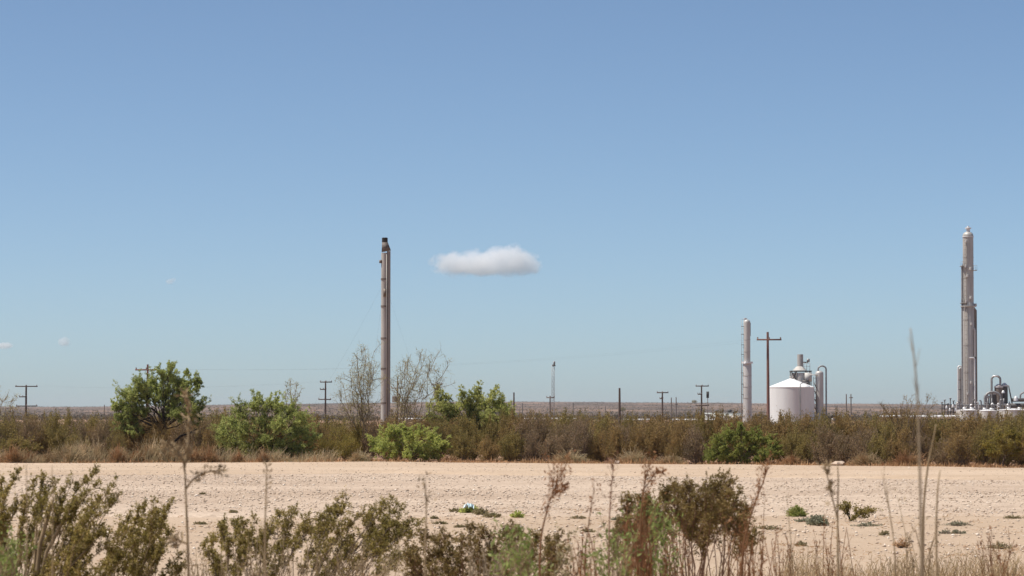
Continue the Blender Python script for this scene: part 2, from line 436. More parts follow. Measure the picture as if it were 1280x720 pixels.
def geo(a, b, n): return np.geomspace(a, b, n)
xs = np.r_[-geo(32, 5000, 24)[::-1], np.arange(-31.6, 31.7, 0.4), geo(32, 5000, 24)]
ys = np.r_[-geo(3, 600, 12)[::-1], np.arange(-2, 140, 0.4), geo(140, 1300, 40)]
b = MB(); b.raw(*grid(xs, ys, lambda x, y: gz(x, y)))
tag(b.build("ground", MAT['ground'], smooth=180), kind='structure')
xs = np.r_[-geo(1500, 5000, 20)[::-1], np.linspace(-1450, 1450, 300), geo(1500, 5000, 20)]
ys = np.r_[geo(1300, 6400, 150), geo(6600, 9500, 8)]
b = MB(); b.raw(*grid(xs, ys, gz))
tag(b.build("hills", MAT['hills'], smooth=180), kind='structure')

def off(px):
    """how far the road's far edge and the hedge bend from 121.5 m"""
    return np.interp(px, [-250, 0, 240, 480, 640, 960, 1280, 1500], [-8.0, -5.8, -4.4, -2.6, -5.6, -10.0, -15.4, -18.0])

def warp(x, y):
    x = np.asarray(x, float); y = np.asarray(y, float)
    return y - off(CX + x / np.maximum(y, 30) * F) * smooth((y - 58) / 40)

def sheet_z(y0, y1, seed, lift, xlim):
    def f(x, y):
        yw = warp(x, y)
        edge = np.minimum(yw - y0, y1 - yw) + 1.3 * fbm(x * 0.22, y * 0.15, seed, 4)
        edge = np.minimum(edge, xlim - np.abs(x))
        return gz(x, y) + np.where(edge > 0, lift * smooth(edge / 0.5), np.maximum(edge, -0.4) * 0.2) + 0.004 * fbm(x * 0.9, y * 0.5, seed + 5, 2) * (edge > 0.4)
    return f
def relief(f):
    def g(x, y):
        z = f(x, y)
        y = warp(x, y)
        berm = 0.075 * np.exp(-((y - 99.6 - 0.5 * fbm(x * .08, 3.3, 71, 3)) / 0.55) ** 2) * np.clip(.55 + .9 * fbm(x * .5, y * .5, 72, 4), 0, 1.2)
        for k, yc in enumerate((104.2, 106.0, 110.8, 112.5, 116.3)):
            z = z - 0.03 * np.exp(-((y - yc - 0.9 * fbm(x * .03, k * 1.7, 73 + k // 2, 2)) / 0.32) ** 2) * np.clip(.7 + .8 * fbm(x * .12, k, 75, 2), 0, 1)
        return z + berm
    return g
padf = sheet_z(PAD_Y0, PAD_Y1 + 3, 31, 0.045, 58)
roadf = relief(sheet_z(PAD_Y1, ROAD_Y1, 47, 0.075, 59))
b = MB(); b.raw(*grid(np.arange(-60, 60.1, 0.4), np.arange(PAD_Y0 - 3, PAD_Y1 + 5, 0.35), padf))
tag(b.build("gravel_pad", MAT['gravel'], smooth=180), kind='structure')
b = MB(); b.raw(*grid(np.arange(-60, 60.1, 0.4), np.arange(PAD_Y1 - 20, ROAD_Y1 + 2.5, 0.2), roadf))
tag(b.build("dirt_road", MAT['road'], smooth=180), kind='structure')

def stones():
    rng = np.random.default_rng(5)
    octv = np.array([[1, 0, 0], [-1, 0, 0], [0, 1, 0], [0, -1, 0], [0, 0, 1], [0, 0, -1]], float)
    octf = np.array([[0, 2, 4], [2, 1, 4], [1, 3, 4], [3, 0, 4], [2, 0, 5], [1, 2, 5], [3, 1, 5], [0, 3, 5]])
    n = 90000
    y = rng.uniform(40, 121, n)
    x = rng.uniform(-1, 1, n) * (y * 0.205 + 2)
    yw = warp(x, y)
    keep = rng.uniform(size=n) < np.where(yw < PAD_Y0, 0.5, np.where(yw > ROAD_Y1 - .4, 0, np.where(yw > PAD_Y1, 0.35, 1.0)))
    x, y, yw = x[keep], y[keep], yw[keep]; n = len(y)
    dens = fbm(x * 0.25, y * 0.18, 77, 4)
    keep = rng.uniform(size=n) < np.clip(0.62 + 0.9 * dens, 0.06, 1)
    x, y, yw = x[keep], y[keep], yw[keep]; n = len(x)
    s = np.clip(rng.lognormal(-4.15, 0.45, n), 0.009, 0.04) * np.where(yw > PAD_Y1, 0.8, 1.0)
    zf = np.maximum(gz(x, y), np.where(y < PAD_Y0 - 2.5, -9, np.maximum(padf(x, y), np.where(y > PAD_Y1 - 19, roadf(x, y), -9))))
    v = octv[None] * (1 + rng.uniform(-0.35, 0.35, (n, 6, 1))) + rng.normal(0, 0.15, (n, 6, 3))
    v = v * s[:, None, None] * np.stack([rng.uniform(0.8, 1.4, n), rng.uniform(0.8, 1.3, n), rng.uniform(0.5, 0.85, n)], -1)[:, None]
    a = rng.uniform(0, 6.28, n); ca, sa = np.cos(a)[:, None], np.sin(a)[:, None]
    v = np.stack([v[..., 0] * ca - v[..., 1] * sa, v[..., 0] * sa + v[..., 1] * ca, v[..., 2]], -1)
    v += np.stack([x, y, zf + s * 0.25], -1)[:, None]
    t = (np.arange(n)[:, None, None] * 6 + octf[None]).reshape(-1, 3)
    b = MB(); b.raw(v, t=t)
    tag(b.build("gravel_stones", MAT['stone']), kind='stuff')
stones()

# ------------------------------------------------------------------ plant growth
def bez(base, tips, K, rng, belly=0.35, wig=0.03, wind=0.0):
    base = np.broadcast_to(base, tips.shape)
    L = np.linalg.norm(tips - base, axis=1)[:, None]
    ctrl = base + (tips - base) * np.array([belly, belly, 0.6]) + rng.normal(0, 0.06, tips.shape) * L - np.array([1.0, 0, 0]) * wind * L
    t = np.linspace(0, 1, K)[None, :, None]
    p = (1 - t) ** 2 * base[:, None] + 2 * t * (1 - t) * ctrl[:, None] + t * t * tips[:, None]
    w = rng.normal(0, 1, p.shape) * wig * L[:, None] * np.sin(np.pi * np.linspace(0, 1, K))[None, :, None]
    return p + w

def along(paths, idx, t):
    K = paths.shape[1]
    f = t * (K - 1); i = np.minimum(f.astype(int), K - 2); fr = (f - i)[:, None]
    a, c = paths[idx, i], paths[idx, i + 1]
    return a + (c - a) * fr, norm(c - a)

def shoots(paths, n, t0, t1, len0, len1, spread, rng, K=4, up=0.15, bias=1.0, point=0.45):
    idx = np.repeat(np.arange(len(paths)), n); m = len(idx)
    t = t0 + (t1 - t0) * rng.uniform(size=m) ** bias
    p, d = along(paths, idx, t)
    d = norm(d * (1 - spread) + norm(rng.normal(size=(m, 3))) * spread + np.array([0, 0, up]))
    tl = (t - t0) / max(1e-6, t1 - t0)
    L = rng.uniform(len0, len1, m)[:, None] * (1.2 - point * tl[:, None])
    s = np.linspace(0, 1, K)[None, :, None]
    bend = rng.normal(0, 0.22, (m, 1, 3)) * L[:, None] + np.array([0, 0, up * 0.4]) * L[:, None]
    return p[:, None] + d[:, None] * L[:, None] * s + bend * s * s

def leafpts(paths, n, t0, t1, jit, rng):
    idx = np.repeat(np.arange(len(paths)), n); m = len(idx)
    p, d = along(paths, idx, t0 + (t1 - t0) * rng.uniform(size=m))
    return p + rng.normal(0, jit, p.shape), norm(d * 0.7 + norm(rng.normal(size=p.shape)) + np.array([0, 0, 0.15]))

def taper(paths, r0, r1): return np.broadcast_to(np.linspace(r0, r1, paths.shape[1])[None], paths.shape[:2])

def bushy(base, tips, rng, r0=0.012, nsub=7, sub=(0.1, 0.3), spread=0.45, nsub2=3, sub2=(0.04, 0.1), nleaf=9, leaf=(0.012, 0.007), jit=0.008, tmin=0.35, belly=0.3, wig=0.02, up=0.2, S=4, dead=0.0, point=0.45, wind=0.0, limbs=()):
    wood, fol = MB(), MB()
    st = bez(base, tips, 8, rng, belly, wig, wind)
    for lp, lr in limbs: wood.tubes(np.asarray(lp)[None], np.linspace(lr, lr * .4, len(lp))[None], 6)
    wood.tubes(st, taper(st, r0, r0 * 0.22), S + 1)
    s1 = shoots(st, nsub, tmin, 1.0, sub[0], sub[1], spread, rng, 4, up, 1.0, point)
    wood.tubes(s1, taper(s1, r0 * 0.3, r0 * 0.1), 3)
    s2 = shoots(s1, nsub2, 0.25, 1.0, sub2[0], sub2[1], spread + 0.1, rng, 3, up)
    wood.tubes(s2, taper(s2, r0 * 0.14, r0 * 0.07), 3)
    if dead: s2 = s2[rng.uniform(size=len(s2)) > dead]
    if nleaf:
        for paths, k in ((s2, nleaf), (s1, max(1, nleaf // 2))):
            p, d = leafpts(paths, k, 0.1, 1.05, jit, rng)
            n = len(p); sc = rng.uniform(0.65, 1.35, n)
            fol.raw(*quads_leaf(p, d, leaf[0] * sc, leaf[1] * sc, rng))
    return wood, fol

def put_bush(name, label, cat, base, wood, fol, wmat, fmat, group=None, fname="foliage", wname="stems"):
    r = thing(name, label, cat, base, group)
    if wood.n: wood.build(wname, wmat, r, smooth=180)
    if fol is not None and fol.n: fol.build(fname, fmat, r, kind='stuff')
    return r

def copy_tree(o, loc, rz, sc, label, group):
    c = o.copy(); COL.objects.link(c)
    c.location = loc; c.rotation_euler = (0, 0, rz); c.scale = sc
    c["label"] = label; c["group"] = group
    for ch in o.children:
        k = ch.copy(); COL.objects.link(k); k.parent = c
    return c

# ------------------------------------------------------------------ industrial plant
def ring(mb, c, r, z, h, t, S=24):
    mb.lathe([(r, z), (r + t, z + 0.001), (r + t, z + h), (r, z + h + 0.001)], (c[0], c[1], 0), S)

def ladder(name, x, y, z0, z1, mat, parent, w=0.5, step=1.2):
    mb = MB()
    for s in (-1, 1): mb.box((x + s * w / 2, y, (z0 + z1) / 2), (0.09, 0.09, z1 - z0))
    for z in np.arange(z0 + 0.4, z1, step): mb.box((x, y, z), (w - 0.09, 0.06, 0.06))
    return mb.build(name, mat, parent)

def hoop(x0, x1, y, zb0, zb1, zt, r, S=8):
    """inverted U pipe"""
    w = (x1 - x0) / 2; cxm = (x0 + x1) / 2; q = abs(w) * 0.8
    pts = [(x0, y, zb0), (x0, y, lerp(zb0, zt - q, 0.5)), (x0, y, zt - q)]
    for a in np.linspace(math.pi, 0, 9)[1:-1]: pts.append((cxm + w * math.cos(a), y, zt - q + q * math.sin(a)))
    pts += [(x1, y, zt - q), (x1, y, lerp(zb1, zt - q, 0.5)), (x1, y, zb1)]
    return MB().pipe(pts, r, S)

def dome(r, z, h, n=6): return [(r * math.cos(a), z + h * math.sin(a)) for a in np.linspace(0, math.pi / 2 * 0.97, n)]

def flare_stack():
    d = 260.0
    x, y = X(480.2, d), d
    r = thing("flare_stack", "tall weathered grey flare stack with soot black burner tip rising behind the brush", "flare stack", (x, y, 0))
    R1 = M(4.1, d)
    z = lambda p: Z(p, d)
    MB().lathe([(R1 * 1.5, 0), (R1 * 1.5, 0.25), (R1 * 1.05, 0.26), (R1 * 1.04, z(470)), (R1, z(420)), (R1 * 0.98, z(316))], (x, y, 0), 28).build("riser_pipe", MAT['stack'], r, smooth=40)
    for p in (505, 462, 424, 384, 350):
        mb = MB(); ring(mb, (x, y), R1 * 1.0, z(p), 0.16, 0.035); mb.build("flange", MAT['stack_dark'], r, smooth=40)
    x2 = X(485.6, d); R2 = M(2.3, d)
    MB().lathe([(R2, 0), (R2, z(470)), (R2 * 0.96, z(317)), (R2 * 0.98, z(314))], (x2, y - 0.05, 0), 20).build("side_pipe", MAT['side_pipe'], r, smooth=40)
    # slanted crossover cap from the side pipe into the tip
    prof = [(X(476.8, d), z(315)), (X(488.2, d), z(313)), (X(484.4, d), z(303)), (X(477.2, d), z(303))]
    v = [(px, y + s * 0.26, pz) for s in (-1, 1) for px, pz in prof]
    MB().raw(v, [[0, 1, 2, 3], [7, 6, 5, 4], [0, 4, 5, 1], [1, 5, 6, 2], [2, 6, 7, 3], [3, 7, 4, 0]]).build("wind_shroud", MAT['scorched'], r)
    Rt = M(3.4, d); xt = X(480.6, d)
    MB().lathe([(Rt, z(303.5)), (Rt * 1.08, z(302.5)), (Rt * 1.08, z(297.5)), (Rt * 0.9, z(297.0)), (Rt * 0.85, z(299))], (xt, y, 0), 20).build("burner_tip", MAT['burnt'], r, smooth=40)
    MB().box((X(476, d) - 0.05, y - 0.1, z(327)), (0.22, 0.25, 0.28)).build("pilot_box", MAT['stack_dark'], r)
    MB().box((X(481, d), y - R1 - 0.06, z(366)), (0.25, 0.18, 0.7)).build("pilot_box", MAT['stack_dark'], r)
    MB().pipe([(X(483.2, d), y - R1 * 0.86, 0.3), (X(483.2, d), y - R1 * 0.86, z(420)), (X(483.1, d), y - R1 * 0.84, z(318))], 0.035, 6).build("pilot_line", MAT['stack'], r)
    for px, py, dd in ((372, 524, -6), (548, 524, 8), (470, 530, 60)):
        p0 = np.array([x, y, z(352)]); p1 = np.array([X(px, d), y + dd, 0.0])
        if dd > 20: p1 = np.array([x - 3, y + 22, 0.0])
        t = np.linspace(0, 1, 12)[:, None]
        pts = p0 + (p1 - p0) * t; pts[:, 2] -= 0.5 * np.sin(np.pi * t[:, 0])
        MB().pipe(pts, 0.003, 4).build("guy_wire", MAT['wire'], r)
flare_stack()

def left_column():
    d = 750.0; x = X(934.3, d)
    z = lambda p: Z(p, d)
    r = thing("distillation_column", "slim pale grey process column with bright mid flange, left of the white tank", "column", (x, d, 0))
    R0, R1 = M(5.4, d), M(4.2, d); x1 = X(934.0, d)
    MB().lathe([(R0 * 1.1, 0), (R0 * 1.1, 1.2), (R0, 1.25), (R0, z(456)), (R1 * 1.02, z(452))], (x, d, 0), 28).build("lower_shell", MAT['column_pale'], r, smooth=40)
    MB().lathe([(R1, z(453)), (R1, z(403))] + dome(R1, z(403), M(4, d)), (x1, d, 0), 28).build("upper_shell", MAT['column_pale'], r, smooth=40)
    mb = MB(); ring(mb, (x, d), R0 * 0.98, z(454.5), 0.5, 0.35); mb.build("mid_flange", MAT['bright'], r, smooth=40)
    mb = MB()
    mb.lathe(dome(M(1.6, d), 0, M(3, d)), (X(931.5, d), d - R0 - 0.15, z(455)), 12)
    mb.build("manway", MAT['bright'], r, smooth=60)
    MB().lathe([(0.25, z(401)), (0.25, z(398.5)), (0.45, z(398.4)), (0.45, z(397.6))], (X(932, d), d, 0), 12).build("nozzle", MAT['bright'], r, smooth=40)
    MB().pipe([(X(932, d), d - 0.1, z(400)), (X(936.4, d), d - 0.1, z(401)), (X(938.0, d), d - 0.1, z(404)), (X(937.9, d), d - 0.1, z(420))], 0.16, 8).build("overhead_pipe", MAT['pipe'], r, smooth=60)
    for p in (425, 440, 470, 484, 498):
        mb = MB(); ring(mb, (x if p > 455 else x1, d), (R0 if p > 455 else R1) * 0.995, z(p), 0.14, 0.06)
        mb.build("stiffener_band", MAT['column'], r, smooth=40)
    lx = X(928.6, d)
    ladder("ladder", lx, d - 0.2, z(500), z(399), MAT['pipe'], r, 0.55)
    MB().pipe([(X(927.2, d), d, z(519)), (X(927.3, d), d, z(480)), (X(927.3, d), d, z(447))], 0.11, 6).build("riser", MAT['pipe'], r)
    for p in (408, 418, 431, 443, 466, 480, 493):
        mb = MB(); mb.box((X(928.4, d), d, z(p)), (M(3.4, d), 0.9, 0.12)); mb.build("bracket", MAT['pipe_dark'], r)
left_column()

def tank_group():
    d = 610.0
    z = lambda p: Z(p, d)
    x = X(989, d); R = M(29, d)
    r = thing("white_storage_tank", "large round white storage tank with a low cone roof behind the brush", "tank", (x, d, 0))
    MB().lathe([(R * 1.012, 0), (R * 1.012, 0.2), (R, 0.21), (R, z(484.5))], (x, d, 0), 64).build("shell", MAT['white'], r, smooth=40)
    MB().lathe([(R * 1.012, z(484.6)), (R * 1.014, z(484.0)), (R * 0.10, z(473.6)), (R * 0.06, z(473.2))], (x, d, 0), 64).build("cone_roof", MAT['white2'], r, smooth=25)
    for p in (498, 511):
        mb = MB(); ring(mb, (x, d), R - 0.005, z(p), 0.05, 0.012, 64); mb.build("weld_seam", MAT['white'], r, smooth=40)
    px0 = X(997.6, d); yy = d - math.sqrt(max(0, R * R - (px0 - x) ** 2)) - 0.16
    MB().pipe([(px0, yy, 0.2), (px0, yy, z(500)), (px0, yy, z(480.5)), (px0 + 0.5, yy + 0.3, z(478.6)), (px0 + 1.7, yy + 1.6, z(478.2)), (X(1006, d), d - 2.2, z(479))], 0.10, 8).build("fill_pipe", MAT['pipe'], r, smooth=60)
    mb = MB(); mb.lathe([(0.3, 0), (0.3, 0.5), (0.42, 0.51), (0.42, 0.62)], (x, d, z(474)), 12); mb.build("roof_vent", MAT['offwhite'], r, smooth=40)
    # reactor / heater with stack behind the tank
    d2 = 622.0; z2 = lambda p: Z(p, d2)
    hx = X(1000.5, d2)
    h = thing("heater_unit", "stubby grey exhaust stack on a framed platform unit just behind the white tank", "heater", (hx, d2, 0))
    MB().lathe([(M(10, d2), 0), (M(10, d2), z2(473)), (M(9.4, d2), z2(466))], (X(999.5, d2), d2, 0), 28).build("drum", MAT['offwhite'], h, smooth=40)
    MB().lathe([(M(9, d2), z2(463)), (M(4.2, d2), z2(458.2)), (M(3.9, d2), z2(458))], (X(1000, d2), d2, 0), 28).build("cone_hood", MAT['offwhite'], h, smooth=40)
    MB().lathe([(M(3.7, d2), z2(459)), (M(3.7, d2), z2(443)), (M(3.0, d2), z2(442.9))], (X(1000.6, d2), d2, 0), 20).build("exhaust_stack", MAT['column'], h, smooth=40)
    MB().box((X(1001, d2), d2, z2(464)), (M(26, d2), M(20, d2), 0.22)).build("platform", MAT['pipe_dark'], h)
    for px in (989, 995, 1008, 1013):
        for s in (-1, 1):
            MB().box((X(px, d2), d2 + s * M(9, d2), z2(482)), (0.2, 0.2, z2(464.6) - z2(500))).build("leg", MAT['pipe_dark'], h)
    for a, c in ((989, 995), (995, 989), (1004, 1008)):
        MB().pipe([(X(a, d2), d2 - M(9, d2), z2(476)), (X((a + c) / 2, d2), d2 - M(9, d2), z2(470.5)), (X(c, d2), d2 - M(9, d2), z2(465))], 0.09, 6).build("brace", MAT['pipe_dark'], h)
    mb = MB(); mb.box((X(1009.5, d2), d2 - 1, z2(471.5)), (M(9, d2), 1.6, z2(466) - z2(477))); mb.build("housing", MAT['offwhite'], h)
    mb = MB(); mb.box((X(1006, d2), d2 - 1.9, z2(478)), (M(8, d2), 0.6, M(6, d2))); mb.build("control_box", MAT['pipe_dark'], h)
    mb = MB()
    for px in (1004.5, 1008, 1012): mb.box((X(px, d2), d2 - 1, z2(458)), (0.08, 0.08, z2(453) - z2(463.4)))
    for p in (454, 458): mb.box((X(1008.2, d2), d2 - 1, z2(p)), (M(8, d2), 0.07, 0.07))
    mb.build("handrail", MAT['pipe'], h)
    MB().pipe([(X(1004, d2), d2, z2(453)), (X(1009, d2), d2, z2(453)), (X(1010.6, d2), d2, z2(452))], 0.14, 8).build("sample_pipe", MAT['pipe_dark'], h)
    MB().box((X(1010.6, d2), d2, z2(450.5)), (M(3.4, d2), 0.5, M(4, d2))).build("instrument_box", MAT['pipe'], h)
    # silo
    d3 = 612.0; z3 = lambda p: Z(p, d3)
    sx = X(1024.5, d3); sr = M(5.0, d3)
    s = thing("silo_vessel", "narrow upright grey vessel with domed top right of the white tank", "vessel", (sx, d3, 0))
    MB().lathe([(sr * 1.08, 0), (sr * 1.08, 0.7), (sr, 0.75), (sr, z3(466.5))] + dome(sr, z3(466.5), M(3.2, d3)), (sx, d3, 0), 28).build("shell", MAT['column_pale'], s, smooth=50)
    hoop(X(1022.8, d3), X(1032.8, d3), d3 - 0.1, z3(464), z3(520), z3(457.5), 0.17).build("overhead_pipe", MAT['pipe'], s, smooth=60)
    MB().pipe([(X(1032.8, d3), d3 - 0.1, z3(519)), (X(1033.6, d3), d3 - 0.3, z3(521.5)), (X(1036, d3), d3 - 0.5, z3(522.0)), (X(1041, d3), d3 - 0.5, z3(521.5)), (X(1045, d3), d3 - .5, z3(520))], 0.22, 8).build("base_pipe", MAT['pipe_dark'], s, smooth=60)
    for k, px in enumerate((1037.5, 1045.5)):
        hoop(X(px, d3), X(px + 6, d3), d3 - 0.8, 0, 0, z3(519), 0.2).build("loop_pipe", MAT['pipe_dark'], s, smooth=60)
    ladder("ladder", X(1018.4, d3), d3 - 0.6, 0.4, z3(471), MAT['pipe_dark'], s, 0.5, 0.8)
    for p in (478, 487, 497, 507):
        MB().pipe([(X(1016.4, d3), d3 - 0.8, z3(p)), (X(1018.5, d3), d3 - 0.9, z3(p + 3)), (X(1020.2, d3), d3 - 0.6, z3(p + 7))], 0.09, 6).build("bracket", MAT['pipe_dark'], s)
    MB().box((X(1017, d3), d3 - 0.2, z3(468.6)), (M(9, d3), 1.4, 0.16)).build("walkway", MAT['offwhite'], s)
tank_group()

def right_tower():
    d = 700.0; z = lambda p: Z(p, d)
    x = X(1211.5, d)
    r = thing("tower_column", "tallest grey process tower with side pipes and rounded top at the right", "tower", (x, d, 0))
    R0, R1 = M(7.3, d), M(6.6, d)
    MB().lathe([(R0 * 1.06, 0), (R0 * 1.06, 1.0), (R0, 1.05), (R0, z(381)), (R1, z(378))], (x, d, 0), 36).build("lower_shell", MAT['column'], r, smooth=40)
    MB().lathe([(R1, z(379)), (R1, z(294))] + dome(R1, z(294), M(4.5, d)), (x, d, 0), 36).build("upper_shell", MAT['column'], r, smooth=40)
    MB().lathe([(0.45, z(291)), (0.45, z(286)), (0.75, z(285.9)), (0.75, z(284.6)), (0.3, z(284)), (0.25, z(282.5))], (x + 0.05, d, 0), 14).build("top_nozzle", MAT['bright'], r, smooth=40)
    for p in (322, 348, 400, 432, 466):
        mb = MB(); ring(mb, (x, d), (R0 if p > 380 else R1) * 0.995, z(p), 0.16, 0.07, 36); mb.build("stiffener_band", MAT['column'], r, smooth=40)
    mb = MB(); ring(mb, (x, d), R1 * 0.99, z(296.5), 0.18, 0.16, 36); mb.build("top_ring", MAT['bright'], r, smooth=40)
    # platform round the middle
    mb = MB(); ring(mb, (x, d), R0 * 0.98, z(383.5), 0.25, 0.55, 36); mb.build("platform", MAT['column'], r, smooth=40)
    for p, side in ((333, -1), (338, 1), (379, -1)):
        mb = MB(); xx = x + side * (R1 + 0.25); mb.box((xx, d - .3, z(p)), (.9, 1.8, .14))
        mb.build("platform", MAT['pipe'], r)
        rl = MB()
        for a in (-.4, 0, .4):
            rl.box((xx + a, d - 1.15, z(p) + .6), (.06, .06, 1.05))
        rl.box((xx, d - 1.15, z(p) + 1.15), (.9, .06, .06)); rl.build("handrail", MAT['pipe'], r)
    hoopx = X(1220.3, d)
    MB().pipe([(X(1215, d), d - R0 * 0.7, z(411)), (X(1217.8, d), d - R0 * .85, z(411)), (X(1218.2, d), d - R0 * .8, z(413)), (X(1218.2, d), d - R0 * .8, z(440)), (X(1218.2, d), d - R0 * .8, z(446))], 0.24, 8).build("transfer_pipe", MAT['column_pale'], r, smooth=60)
    MB().pipe([(X(1211, d), d - R0, z(447.5)), (X(1216.2, d), d - R0 * 1.05, z(447.5)), (X(1217.6, d), d - R0 * 1.05, z(449)), (X(1217.6, d), d - R0 * 1.05, z(485)), (X(1217.6, d), d - R0 * 1.05, z(519))], 0.2, 8).build("drain_pipe", MAT['bright'], r, smooth=60)
    MB().pipe([(hoopx, d, 0.3), (hoopx, d, z(450)), (hoopx, d, z(388)), (hoopx - 0.6, d, z(384))], 0.32, 10).build("downcomer", MAT['stack_dark'], r, smooth=60)
    MB().pipe([(X(1203.6, d), d, 0.3), (X(1203.6, d), d, z(430)), (X(1203.8, d), d, z(334)), (X(1205, d), d, z(331))], 0.26, 10).build("riser", MAT['pipe'], r, smooth=60)
    ladder("ladder", X(1206.8, d), d - R0 - 0.1, z(512), z(384), MAT['stack_dark'], r, 0.55, 1.1)
    ladder("upper_ladder", X(1206.4, d), d - R1 - 0.05, z(383), z(298), MAT['stack_dark'], r, 0.5, 1.1)
    for px, p in ((1208, 302), (1207.5, 333), (1213.5, 336), (1209.5, 345), (1213.5, 372), (1207.5, 377), (1220, 381), (1209, 492), (1213, 478), (1214, 405)):
        xx = X(px, d); dy = math.sqrt(max(0.05, R0 ** 2 - (xx - x) ** 2))
        MB().lathe([(0.34, -0.3), (0.34, 0.25), (0.2, 0.3)], (xx, d - dy, z(p)), 10).build("nozzle", MAT['column_pale'], r, smooth=40)
    # slim column beside the tower
    d2 = 704.0; z2 = lambda p: Z(p, d2)
    sx = X(1201.0, d2)
    s = thing("slim_column", "short slim grey column with hoop pipe against the tall tower's left side", "column", (sx, d2, 0))
    MB().lathe([(M(2.3, d2), 0), (M(2.3, d2), z2(462))] + dome(M(2.3, d2), z2(462), 0.5), (sx, d2, 0), 18).build("shell", MAT['column'], s, smooth=50)
    hoop(X(1197.4, d2), X(1202.4, d2), d2 - 0.5, 0.3, z2(461.5), z2(457.6), 0.17).build("hoop_pipe", MAT['bright'], s, smooth=60)
    for p in (475, 487, 500): MB().box((X(1199, d2), d2 - 0.5, z2(p)), (M(3.6, d2), 0.3, 0.14)).build("bracket", MAT['pipe_dark'], s)
    # low tanks in front
    d3 = 672.0; z3 = lambda p: Z(p, d3)
    for px, w, top, lab, mt in ((1209, 26, 512, "low round pale tank at the foot of the tall tower", 'offwhite'),
                            (1234, 25, 512.6, "low round dusty tank right of the tower's foot, middle of three", 'offwhite'),
                            (1266, 38, 511.6, "widest low pale tank at the right edge of the plant", 'offwhite')):
        tx = X(px, d3); tr = M(w / 2, d3)
        t = thing("low_tank", lab, "tank", (tx, d3, 0))
        MB().lathe([(tr, 0), (tr, z3(top + 1.2))], (tx, d3, 0), 36).build("shell", MAT[mt], t, smooth=40)
        MB().lathe([(tr * 1.02, z3(top + 1.25)), (tr * 1.02, z3(top + 0.6)), (tr * 0.1, z3(top - 0.8)), (0.05, z3(top - 0.9))], (tx, d3, 0), 36).build("roof", MAT['white2'], t, smooth=30)
        MB().box((tx - tr * 0.3, d3 - 0.5, z3(top - 1.4)), (0.7, 0.7, 0.5)).build("hatch", MAT['bright'], t)
        MB().box((tx + tr * 0.45, d3, z3(top - 1.4)), (0.9, 0.6, 0.4)).build("hatch", MAT['bright'], t)
    # exchanger cluster
    d4 = 700.0; z4 = lambda p: Z(p, d4)
    c = thing("compressor_unit", "cluster of dark vessels and looped silver pipes right of the tall tower", "process unit", (X(1245, d4), d4, 0))
    for px, rr, top, mt in ((1233.5, 3.0, 494, 'column'), (1248.5, 5.2, 481.5, 'stack_dark'), (1256.5, 4.2, 480, 'pipe_dark'), (1241.5, 4.4, 490, 'pipe_dark')):
        rr = M(rr, d4); vx = X(px, d4); vy = d4 + (0.9 if px > 1250 else 0)
        v = MB().lathe([(rr, 0), (rr, z4(top + 2.2))] + dome(rr, z4(top + 2.2), M(2.2, d4)), (vx, vy, 0), 24).build("vessel", MAT[mt], c, smooth=50)
        cap = MB(); ring(cap, (vx, vy), rr * 0.99, z4(top + 3), 0.35, 0.1); cap.lathe(dome(rr * 0.75, 0, 0.5), (vx, vy, z4(top + 1)), 16); cap.build("cap", MAT['bright'], c, smooth=60)
    hoop(X(1229.2, d4), X(1249, d4), d4 - 2.4, 0.2, z4(510), z4(490), 0.3, 10).build("loop_pipe", MAT['pipe'], c, smooth=60)
    hoop(X(1238.4, d4), X(1249.3, d4), d4 - 1.6, z4(510), z4(482), z4(470), 0.26, 10).build("loop_pipe", MAT['pipe'], c, smooth=60)
    MB().box((X(1243.5, d4), d4 - 1.6, z4(470.3)), (M(7, d4), 0.7, 0.35)).build("cross_cap", MAT['bright'], c)
    MB().pipe([(X(1260, d4), d4 - 1, z4(482)), (X(1262, d4), d4 - 1, z4(492)), (X(1264.5, d4), d4 - 1, z4(505))], 0.16, 8).build("slope_pipe", MAT['pipe_dark'], c)
    for px in (1232, 1237, 1252, 1259):
        MB().pipe([(X(px, d4), d4 - 3.0, 0.2), (X(px, d4), d4 - 3.0, z4(505)), (X(px + .4, d4), d4 - 3.0, z4(494 + (px % 5) * 2))], 0.13, 6).build("standpipe", MAT['pipe'], c)
    for px, p in ((1251.5, 490.5), (1246, 508), (1238, 506), (1257, 507)):
        MB().lathe(dome(0.42, -0.2, 0.7), (X(px, d4), d4 - 3.2, z4(p)), 12).build("valve", MAT['bright'], c, smooth=60)
    e = thing("cooler_rack", "dark pipe rack with silver drum at the right edge of the frame", "pipe rack", (X(1275, d4), d4, 0))
    MB().box((X(1278, d4), d4, z4(507)), (M(36, d4), 3, M(5.5, d4))).build("cooler_bank", MAT['pipe_dark'], e)
    mb = MB()
    mb.tubes(np.array([[[X(1264, d4), d4 - 1.2, z4(500)], [X(1275, d4), d4 - 1.2, z4(500)], [X(1296, d4), d4 - 1.2, z4(500)]]]), M(2.2, d4), 12, caps=True)
    mb.build("pipe_run", MAT['pipe_dark'], e, smooth=50)
    MB().lathe(dome(M(3, d4), -0.4, 1.2), (X(1268.5, d4), d4 - 1.8, z4(499)), 14).build("drum", MAT['bright'], e, smooth=60)
    hoop(X(1274.4, d4), X(1286, d4), d4 - 1.2, z4(500), z4(500), z4(490.5), 0.2).build("loop_pipe", MAT['pipe'], e, smooth=60)
    for px in (1262, 1271, 1280, 1290): MB().box((X(px, d4), d4 - 1.4, z4(516)), (0.22, 0.22, z4(505) - z4(527))).build("leg", MAT['pipe_dark'], e)
    # pipework at the foot of the tower
    d6 = 684.0; z6 = lambda p: Z(p, d6)
    k6 = thing("pipe_rack", "pipe rack with silver bends along the tall tower's foot above the low tanks", "pipe rack", (X(1225, d6), d6, 0))
